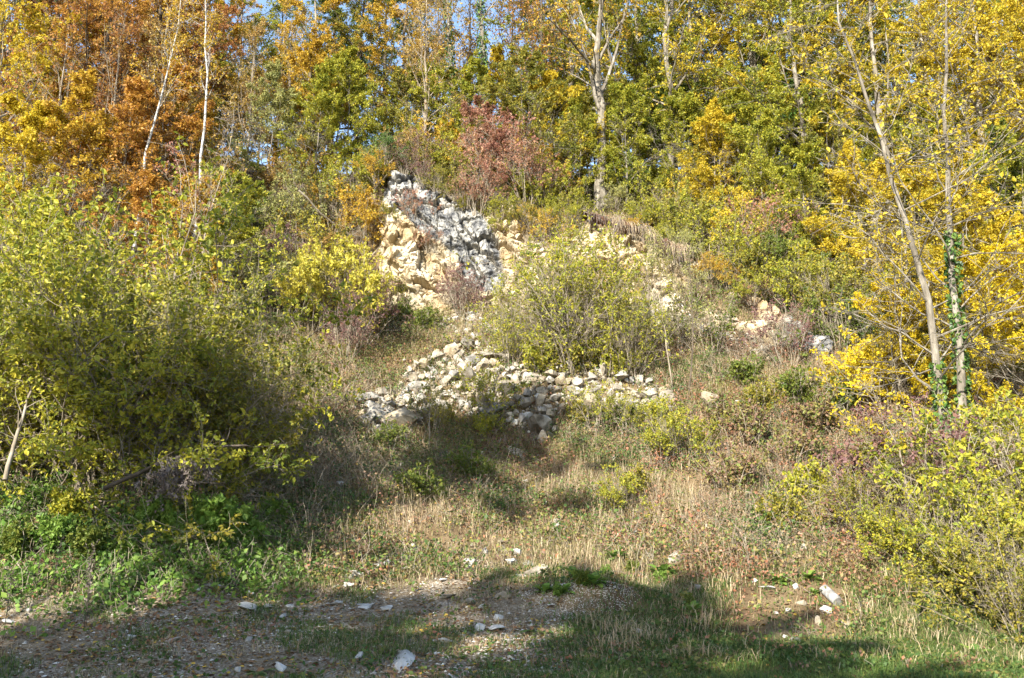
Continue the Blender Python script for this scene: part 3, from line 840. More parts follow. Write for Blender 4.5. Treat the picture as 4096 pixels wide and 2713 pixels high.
# the heap of blasted rock half way up
HEAP = [(832, 918), (905, 900), (960, 880), (1010, 868), (1080, 848), (1140, 846), (1250, 848), (1330, 853), (1400, 862), (1470, 878), (1540, 900), (1560, 960), (1500, 972),
        (1420, 950), (1330, 940), (1290, 962), (1290, 1010), (1240, 1028), (1160, 965), (1060, 962), (1010, 962), (960, 995), (930, 1022), (868, 1012), (838, 985)]
HEAP_TOP = [(955, 850), (1000, 820), (1060, 800), (1195, 808), (1200, 840), (1050, 856), (950, 885), (930, 880)]
NAMED = [
    (920, 972, 62, (1.15, 0.8, 0.75), 'dark weathered slab at the lower left of the rock heap', 3),
    (876, 945, 52, (1.1, 0.8, 0.6), 'broad cream block above the dark weathered slab', 5),
    (852, 922, 40, (1.2, 0.8, 0.6), 'pale block at the left tip of the rock heap', 7),
    (1250, 992, 58, (0.95, 0.8, 0.95), 'big grey-blue boulder at the bottom of the rock heap', 1),
    (1082, 876, 48, (1.0, 0.8, 0.85), 'pale block with a raised top on the crest of the rock heap', 4),
    (1068, 865, 34, (0.9, 0.8, 0.9), 'pointed white block beside the raised crest block', 9),
    (868, 968, 34, (0.9, 0.8, 1.0), 'grey block left of the dark weathered slab', 6),
    (880, 1000, 32, (0.9, 0.8, 1.0), 'grey block under the dark weathered slab', 8),
    (1140, 820, 52, (1.3, 0.8, 0.5), 'ochre-topped block behind the crest of the heap', 0),
    (1012, 828, 40, (1.2, 0.8, 0.65), 'white block at the left of the upper stones', 10),
    (1048, 792, 22, (1.1, 0.8, 0.7), 'small white block alone above the upper stones', 2),
    (970, 895, 36, (1.1, 0.8, 0.6), 'tabular white block on the left shoulder of the heap', 11),
    (1500, 915, 40, (1.2, 0.8, 0.6), 'pale slab on the right shoulder of the heap', 3),
    (1445, 930, 42, (1.2, 0.8, 0.55), 'brown-grey slab under the right shoulder of the heap', 5),
    (1640, 935, 40, (0.9, 0.8, 1.1), 'grey ridged block standing right of the heap', 1),
    (900, 940, 26, (1.0, 0.8, 0.8), 'round buff block on the broad cream block', 0),
    (1090, 1075, 30, (1.0, 0.8, 0.8), 'buff boulder in the grass below the heap', 6),
    (1110, 820, 30, (1.2, 0.8, 0.6), 'cream slab in the middle of the upper stones', 8),
]
taken = []
def heap_label(px, py, D):
    if py < 858: return 'rough pale stone of the upper cluster behind the rock heap'
    if px < 980: return 'pale angular stone on the left flank of the rock heap'
    if px < 1130: return 'white angular stone below the crest blocks of the rock heap'
    if px < 1310: return 'shaded grey stone in the middle of the rock heap'
    return 'pale stone behind thin shrubs on the right flank of the rock heap'
for px, py, w, asp, lab, rk in NAMED:
    p = on_ground(px, py + w * 0.3)
    s = metres(w, p.y) * 1.35
    stone('boulder', p + Vector((0, 0, 0.05)), s, lab, 'boulder', 'blocks of the rock heap', asp, 0.1, rk, (random.uniform(-0.2, 0.2), random.uniform(-0.2, 0.2), random.uniform(-0.5, 0.5)))
    taken.append((px, py, w * 0.5))
tries = 0; made = 0
while tries < 9000 and made < 165:
    tries += 1
    px = random.uniform(825, 1570); py = random.uniform(798, 1030)
    if not (inside(HEAP, px, py) or inside(HEAP_TOP, px, py)): continue
    w = 15 + 27 * random.random() ** 2.2
    if tries > 3500: w = min(w, 20)
    if any((px - a) ** 2 + ((py - b) * 1.35) ** 2 < ((c + w * 0.5) * 0.86) ** 2 for a, b, c in taken): continue
    taken.append((px, py, w * 0.5))
    p = on_ground(px, py + w * 0.25)
    s = metres(w, p.y) * 1.35
    stone('boulder', p + Vector((0, 0, random.uniform(0, 0.10))), s, heap_label(px, py, p.y), 'boulder', 'blocks of the rock heap: ' + heap_label(px, py, p.y), (1, 0.9, random.uniform(0.65, 1.05)), 0.05,
          None, (random.uniform(-0.5, 0.5), random.uniform(-0.5, 0.5), random.uniform(0, 6.28)))
    made += 1
# stones fallen from the right end of the face
TALUS = [(1500, 720), (1560, 690), (1640, 715), (1720, 745), (1790, 800), (1770, 830), (1690, 800), (1600, 770), (1510, 760)]
TALUS2 = [(1010, 735), (1060, 728), (1160, 720), (1180, 760), (1080, 790), (1030, 780)]
made = 0
for tries in range(3000):
    if made >= 42: break
    px = random.uniform(1000, 1800); py = random.uniform(680, 840)
    if not (inside(TALUS, px, py) or inside(TALUS2, px, py)): continue
    w = 10 + 16 * random.random() ** 2
    if any((px - a) ** 2 + ((py - b) * 1.3) ** 2 < ((c + w * 0.5) * 0.9) ** 2 for a, b, c in taken): continue
    taken.append((px, py, w * 0.5))
    p = on_ground(px, py + w * 0.25)
    lab = 'cream stone fallen at the right foot of the quarry face' if px > 1300 else 'cream stone fallen at the left foot of the quarry face'
    stone('stone', p, metres(w, p.y) * 1.15, lab, 'stone', 'talus: ' + lab, (1, 0.85, 0.7), 0.15)
    made += 1

# rubble too small to count, and pebbles
def bits(name, pts, size, mat, label, cat, rng, flat=0.6, tones=None):
    base = np.array([(1, 0, 0), (-0.9, 0.1, 0), (0.1, 0.8, 0.1), (0, -0.85, 0), (0.1, 0.05, 0.7), (0, 0, -0.5)], float)
    F = np.array([(0, 2, 4), (2, 1, 4), (1, 3, 4), (3, 0, 4), (2, 0, 5), (1, 2, 5), (3, 1, 5), (0, 3, 5)])
    N = len(pts)
    a = rng.random(N) * 6.283
    V = base[None] * (1 + rng.normal(0, 0.22, (N, 6, 3)))
    V[..., 2] *= flat
    c, s = np.cos(a)[:, None], np.sin(a)[:, None]
    X = V[..., 0] * c - V[..., 1] * s; Y = V[..., 0] * s + V[..., 1] * c
    V = np.stack([X, Y, V[..., 2]], -1) * size[:, None, None] * 0.5 + pts[:, None]
    g = Geo()
    g.add(V.reshape(-1, 3), (F[None] + np.arange(N)[:, None, None] * 6).reshape(-1, 3), np.repeat(rng.random(N) if tones is None else tones, 6))
    o = link(name, g.mesh(name, mat))
    return tag(o, label, cat, kind='stuff')
def scatter(N, rng, y0, y1, wide=0.66):
    y = np.sqrt(y0 * y0 + (y1 * y1 - y0 * y0) * rng.random(N)); x = (rng.random(N) * 2 - 1) * wide * y
    return x, y
def chips(name, pts, size, label, cat, rng, mat, face=None):
    """many small angular stones as one mesh"""
    base = []
    for k in range(16):
        bm = bmesh.new(); bmesh.ops.create_icosphere(bm, subdivisions=2, radius=1.0)
        v = np.array([q.co[:] for q in bm.verts]); f = np.array([[q.index for q in p_.verts] for p_ in bm.faces]); bm.free()
        for c_ in range(11):
            nr = norm(rng.normal(0, 1, (1, 3)))[0]; d = v @ nr - (0.3 + 0.45 * rng.random())
            v = v - np.where(d > 0, d, 0)[:, None] * nr
        base.append(v / np.abs(v).max() * 0.5)
    base = np.array(base); F = f; nv_ = base.shape[1]
    N = len(pts)
    V = base[rng.integers(0, 16, N)] * (np.array([1, 0.85, 0.75]) * (0.8 + 0.4 * rng.random((N, 3))))[:, None]
    q = norm(rng.normal(0, 1, (N, 4)))
    w, x_, y_, z_ = q.T
    Rm = np.stack([np.stack([1 - 2 * (y_ * y_ + z_ * z_), 2 * (x_ * y_ - z_ * w), 2 * (x_ * z_ + y_ * w)], -1),
                   np.stack([2 * (x_ * y_ + z_ * w), 1 - 2 * (x_ * x_ + z_ * z_), 2 * (y_ * z_ - x_ * w)], -1),
                   np.stack([2 * (x_ * z_ - y_ * w), 2 * (y_ * z_ + x_ * w), 1 - 2 * (x_ * x_ + y_ * y_)], -1)], 1)
    V = np.einsum('nij,nkj->nki', Rm, V) * size[:, None, None] + pts[:, None]
    g = Geo()
    g.add(V.reshape(-1, 3), (F[None] + np.arange(N)[:, None, None] * nv_).reshape(-1, 3), np.repeat(rng.random(N) if face is None else face, nv_))
    return tag(link(name, g.mesh(name, mat)), label, cat, kind='stuff')
rng = np.random.default_rng(76)
ii = rng.integers(int(NV * 0.06), NV - 2, 5200); jj = rng.integers(6, NU - 6, 5200)
fp = P[ii, jj]; fg = grey[ii, jj]
fpx, fpy = project(fp[:, 0], fp[:, 1], fp[:, 2])
fm = rng.random(5200) < (1 - 0.85 * smooth(1560, 1640, fpx)) * (1 - fg) * (0.05 + 0.75 * smooth(0.46, 0.60, fbm(fp[:, 0] * 0.9, fp[:, 2] * 0.9, 171, 3)))
fp = fp[fm]; fsz = 0.08 + 0.46 * rng.random(len(fp)) ** 2.4
chips('broken_rock', fp + np.stack([0 * fsz, 0.34 * fsz, -0.05 * fsz], 1), fsz, 'loose broken cream stone bedded in the quarry face', 'rubble', rng, ROCKFACE, np.zeros(len(fp)))
rng = np.random.default_rng(77)
x, y = scatter(110000, rng, 8.6, 17.0)
k = (rng.random(len(x)) < lot_mask(0, 0, x, y) * (0.12 + 0.88 * smooth(0.42, 0.62, fbm(x * 0.7, y * 0.7, 90, 4))))
x, y = x[k], y[k]
sz = 0.012 + 0.065 * rng.random(len(x)) ** 4
bits('gravel', np.stack([x, y, height(x, y) + sz * 0.08], 1), sz, PEBBLE, 'loose grey gravel strewn over the shaded lot', 'gravel', rng)
x, y = scatter(90000, rng, 15, 31)
px_, py_ = project(x, y, height(x, y))
w = 1.0 * (inside(HEAP, px_, py_) | inside(HEAP_TOP, px_, py_)) + 0.9 * (inside(TALUS, px_, py_) | inside(TALUS2, px_, py_)) + 0.012
w = w + 0.25 * smooth(1640, 1760, px_) * smooth(1990, 1900, px_) * smooth(1330, 1380, py_) * smooth(1510, 1480, py_)
k = rng.random(len(x)) < w * 0.5
x, y = x[k], y[k]
sz = 0.07 + 0.22 * rng.random(len(x)) ** 2
chips('rubble', np.stack([x, y, height(x, y) + sz * 0.22], 1), sz, 'small broken limestone between the blocks on the slope', 'rubble', rng, CHIP)
x, y = scatter(9000, rng, 11, 15.5)
px_, py_ = project(x, y, height(x, y))
k = np.hypot((x - 1.0) / 0.7, (y - 12.75) / 0.42) < 1.0 + 0.4 * rng.random(len(x))
x, y = x[k], y[k]
x = np.repeat(x, 14) + rng.normal(0, 0.06, len(x) * 14); y = np.repeat(y, 14) + rng.normal(0, 0.06, len(y) * 14)
sz = 0.012 + 0.014 * rng.random(len(x))
bits('gravel_mound', np.stack([x, y, height(x, y) + 0.004], 1), sz, PEBBLE, 'small mound of fine pale gravel at the edge of the lawn', 'gravel', rng, 0.7, 0.6 + 0.4 * rng.random(len(x)))

# ------------------------------------------------------------------ grass, weeds, fallen leaves
def blades(name, x, y, ln, wd, mat, tone, label, cat, rng, bend=0.5, z0=-0.02):
    N = len(x)
    az = rng.random(N) * 6.283
    d = np.stack([np.cos(az), np.sin(az), np.zeros(N)], 1)
    sd = np.stack([-np.sin(az), np.cos(az), np.zeros(N)], 1)
    sd = norm(sd + rng.normal(0, 0.5, (N, 3)) * np.array([1, 1, 0]))
    b = np.stack([x, y, height(x, y) + z0], 1)
    be = bend * (0.3 + rng.random(N))
    up = np.array([0, 0, 1.])
    L = ln[:, None]
    mid = b + L * 0.55 * (up + d * (be * 0.45)[:, None])
    tip = b + L * (up * (1 - 0.35 * be)[:, None] + d * (be * 1.0)[:, None])
    W = (wd * 0.5)[:, None] * sd
    V = np.stack([b - W, b + W, mid + W * 0.8, mid - W * 0.8, tip], 1)
    k = np.arange(N)[:, None] * 5
    g = Geo()
    tv = np.repeat(tone, 5)
    g.add(V.reshape(-1, 3), k + np.array([[0, 1, 2, 3]]), tv)
    g.f.append(k + np.array([[3, 2, 4]])); g.m.append(np.zeros(N, np.int32))
    o = link(name, g.mesh(name, mat))
    return tag(o, label, cat, kind='stuff')

def bank(px, py, x, y):
    """how overgrown: 1 on the bank and slope, 0 on stones and on the bare lot"""
    w = 1 - lot_mask(px, py, x, y)
    w = w * (1 - 0.62 * (inside(HEAP, px, py) | inside(HEAP_TOP, px, py)))
    w = w * (1 - 0.85 * (inside(TALUS, px, py)))
    scar = smooth(1630, 1720, px) * smooth(2010, 1930, px) * smooth(1325, 1370, py) * smooth(1520, 1490, py)
    return w * (1 - 0.9 * scar) * (1 - 0.9 * (np.hypot((x - 1.0) / 0.8, (y - 12.7) / 0.48) < 1))
rng = np.random.default_rng(5)
x, y = scatter(330000, rng, 10.5, 33)
px_, py_ = project(x, y, height(x, y))
n1 = fbm(x * 0.8, y * 0.8, 101, 4); n2 = fbm(x * 0.45 + 5, y * 0.45, 102, 3)
dens = bank(px_, py_, x, y) * (0.25 + 0.75 * smooth(0.36, 0.58, n1))
k = rng.random(len(x)) < dens
x, y, n2, px_, py_ = x[k], y[k], n2[k], px_[k], py_[k]
green = smooth(0.46, 0.62, n2) * 0.8 + 0.9 * smooth(800, 600, px_) * smooth(1120, 1200, py_) + 0.7 * smooth(1900, 2200, px_) * smooth(1350, 1450, py_)
tone = np.clip(0.36 + 0.75 * rng.random(len(x)) - 0.50 * green * rng.random(len(x)) - 0.1, 0, 1)
tus = smooth(0.45, 0.65, fbm(x * 3.1, y * 3.1, 103, 2))
ln = (0.10 + 0.22 * rng.random(len(x)) + 0.34 * tus * rng.random(len(x))) * (0.7 + 0.5 * smooth(13, 18, y))
blades('dry_grass', x, y, ln, 0.005 + 0.005 * rng.random(len(x)), LEAF['dry'], tone, 'long dry grass covering the slope', 'grass', rng, 0.9)
x, y = scatter(90000, rng, 8.7, 16)
k = rng.random(len(x)) < lot_mask(0, 0, x, y) * smooth(0.50, 0.64, fbm(x * 0.6 + 3, y * 0.9, 141, 4)) * 0.8
x, y = x[k], y[k]
blades('stubble', x, y, 0.05 + 0.16 * rng.random(len(x)) ** 1.5, 0.004 + 0.004 * rng.random(len(x)), LEAF['dry'], np.clip(0.15 + 0.95 * rng.random(len(x)), 0, 1), 'thin dry stubble in patches on the lot', 'grass', rng, 1.4)
x, y = scatter(230000, rng, 8.7, 15.5)
px_, py_ = project(x, y, height(x, y))
n1 = fbm(x * 0.9, y * 0.9, 111, 4)
w = smooth(0.3, 1.3, x + 1.6 * (n1 - 0.5) + 0.10 * (12.5 - y)) * smooth(15.0, 13.2, y)
w = np.maximum(w, 0.6 * smooth(0.50, 0.66, n1)) * (1 - 0.8 * (np.hypot((x - 1.0) / 0.8, (y - 12.7) / 0.45) < 1.0))
scar = smooth(1630, 1720, px_) * smooth(2010, 1930, px_) * smooth(1325, 1370, py_) * smooth(1500, 1470, py_)
w = w * (1 - 0.95 * scar)
k = rng.random(len(x)) < w
x, y = x[k], y[k]
tone = np.clip(rng.random(len(x)) * 0.8 + 0.25 * (fbm(x * 2, y * 2, 112, 2) - 0.4), 0, 1)
blades('green_grass', x, y, 0.06 + 0.13 * rng.random(len(x)) ** 1.3, 0.005 + 0.005 * rng.random(len(x)), LEAF['turf'], tone, 'short green grass on the shaded front right of the lot', 'grass', rng, 1.0)
# low broad-leaved weeds
x, y = scatter(95000, rng, 9.2, 33)
px_, py_ = project(x, y, height(x, y))
n1 = fbm(x * 1.1, y * 1.1, 121, 4)
w = (0.10 + 0.88 * bank(px_, py_, x, y)) * smooth(0.34, 0.6, n1)
k = rng.random(len(x)) < w
x, y, px_, py_ = x[k], y[k], px_[k], py_[k]
per = 9
n2 = fbm(x * 0.5, y * 0.5, 123, 3)
gr = smooth(0.5, 0.62, n2) + smooth(850, 500, px_) * smooth(1080, 1180, py_) + 0.7 * smooth(1350, 1450, py_)
red = smooth(0.55, 0.40, n2) * smooth(1500, 1700, px_) + 0.5 * smooth(0.5, 0.4, n2)
tone0 = np.clip(0.42 - 0.42 * gr + 0.30 * red * smooth(0.4, 0.6, fbm(x * 1.9, y * 1.9, 124, 3)), 0, 1)
pos = np.repeat(np.stack([x, y, height(x, y)], 1), per, 0)
hgt = np.repeat(0.05 + 0.45 * rng.random(len(x)) ** 1.3 * smooth(12.0, 15, y), per)
pos = pos + rng.normal(0, 1, pos.shape) * np.array([0.10, 0.10, 0]) + np.stack([0 * hgt, 0 * hgt, hgt * rng.random(len(hgt)) + 0.02], 1)
tone = np.clip(np.repeat(tone0 + rng.normal(0, 0.2, len(tone0)), per) + rng.normal(0, 0.15, len(pos)), 0, 1)
g = Geo()
dd = rng.normal(0, 1, pos.shape) * np.array([1, 1, 0.4])
leaves(g, pos, norm(dd), 0.046, rng, tone, 0.66, 0.8, folded=False, sizev=0.4)
o = link('undergrowth', g.mesh('undergrowth', LEAF['herb']))
tag(o, 'low green and reddening weeds among the grass of the slope', 'undergrowth', kind='stuff')
def tangle(name, N, y0, y1, wfun, per, leaf, mat, tfun, hmax, label, seed):
    rng = np.random.default_rng(seed)
    x, y = scatter(N, rng, y0, y1)
    px_, py_ = project(x, y, height(x, y))
    k = rng.random(N) < wfun(x, y, px_, py_)
    x, y, px_, py_ = x[k], y[k], px_[k], py_[k]
    t0_ = tfun(x, y, px_, py_, rng)
    hh = hmax * (0.3 + 0.7 * rng.random(len(x))); rr_ = 0.14 + 0.28 * rng.random(len(x))
    o3 = rng.normal(0, 0.55, (len(x), per, 3)); o3[..., 2] = rng.random((len(x), per)) ** 0.8
    fall = np.clip(1 - 0.35 * (o3[..., 0] ** 2 + o3[..., 1] ** 2), 0.1, 1)
    pos = np.stack([x[:, None] + o3[..., 0] * rr_[:, None], y[:, None] + o3[..., 1] * rr_[:, None], 0 * o3[..., 0]], -1)
    pos[..., 2] = height(pos[..., 0], pos[..., 1]) + 0.02 + o3[..., 2] * hh[:, None] * fall
    pos = pos.reshape(-1, 3)
    tone = np.clip(np.repeat(t0_, per) + rng.normal(0, 0.15, len(pos)), 0, 1)
    g = Geo()
    leaves(g, pos, norm(rng.normal(0, 1, pos.shape) * np.array([1, 1, 0.5])), leaf, rng, tone, 0.66, 0.7, sizev=0.45)
    n_ = len(x) * 9
    b_ = np.repeat(np.stack([x, y, height(x, y) - 0.03], 1), 9, 0) + rng.normal(0, 0.1, (n_, 3)) * np.array([1, 1, 0])
    ps = path(b_, rng.normal(0, 0.6, (n_, 3)) + np.array([0, 0, 1.]), np.repeat(hh, 9) * (0.7 + 0.8 * rng.random(n_)), 5, rng, -0.12, 0.2)
    tubes(g, ps, np.full((n_, 5), 0.003), 3, 1)
    return tag(link(name, g.mesh(name, [LEAF[mat], BARK['twig']])), label, 'undergrowth', kind='stuff')
tangle('brambles', 5200, 14, 32, lambda x, y, a, b: 0.85 * bank(a, b, x, y) * smooth(0.40, 0.56, fbm(x * 0.55 + 7, y * 0.55, 151, 4)), 46, 0.05, 'herb',
       lambda x, y, a, b, r: np.clip(0.10 + 0.9 * smooth(0.36, 0.62, fbm(x * 0.7 + 2, y * 0.7, 152, 3)) * smooth(700, 1500, a) + r.normal(0, 0.2, len(x)), 0, 1), 0.55, 'tangle of brambles and tall weeds on the slope', 151)
tangle('dry_weeds', 5200, 14, 31, lambda x, y, a, b: 0.8 * bank(a, b, x, y) * smooth(0.45, 0.6, fbm(x * 0.6 + 17, y * 0.6, 191, 4)) * (0.25 + smooth(1450, 1700, a) + smooth(950, 800, a)), 26, 0.042, 'brown',
       lambda x, y, a, b, r: np.clip(0.5 + r.normal(0, 0.3, len(x)), 0, 1), 0.85, 'tall withered brown weeds on the slope', 191)
tangle('bank_weeds', 5200, 11.2, 15.5, lambda x, y, a, b: bank(a, b, x, y) * smooth(780, 560, a) * smooth(0.34, 0.5, fbm(x * 0.9, y * 0.9, 161, 3)), 40, 0.062, 'fresh',
       lambda x, y, a, b, r: r.random(len(x)), 0.38, 'lush green weeds covering the bank below the big bushes', 161)
tangle('lot_weeds', 2600, 8.8, 15.5, lambda x, y, a, b: (np.hypot((x - 1.0) / 0.8, (y - 12.7) / 0.48) > 1) * 0.35 * smooth(0.48, 0.62, fbm(x * 0.8, y * 0.8, 181, 3)), 26, 0.04, 'herb',
       lambda x, y, a, b, r: r.random(len(x)) ** 1.3, 0.14, 'small scattered weeds on the lot', 181)
x, y = scatter(130000, rng, 8.8, 30)
px_, py_ = project(x, y, height(x, y))
w = np.where(y < 15.5, 0.40 + 0.60 * smooth(0.40, 0.62, fbm(x * 0.8, y * 0.8, 131, 3)), 0.35)
k = rng.random(len(x)) < w * (1 - 0.6 * smooth(1.5, 3.5, x) * (y < 14))
x, y = x[k], y[k]
g = Geo()
dd = rng.normal(0, 1, (len(x), 3)) * np.array([1, 1, 0.12])
dd = dd
lift = np.where(y > 15.5, 0.25 * rng.random(len(x)), 0.0)
leaves(g, np.stack([x, y, height(x, y) + 0.012 + lift], 1), norm(dd), 0.052, rng, None, 0.62, 2.6, 0.0, 0.3, True, sizev=0.4)
o = link('fallen_leaves', g.mesh('fallen_leaves', LEAF['litter']))
tag(o, 'brown and yellow fallen leaves strewn over the lot', 'leaf litter', kind='stuff')

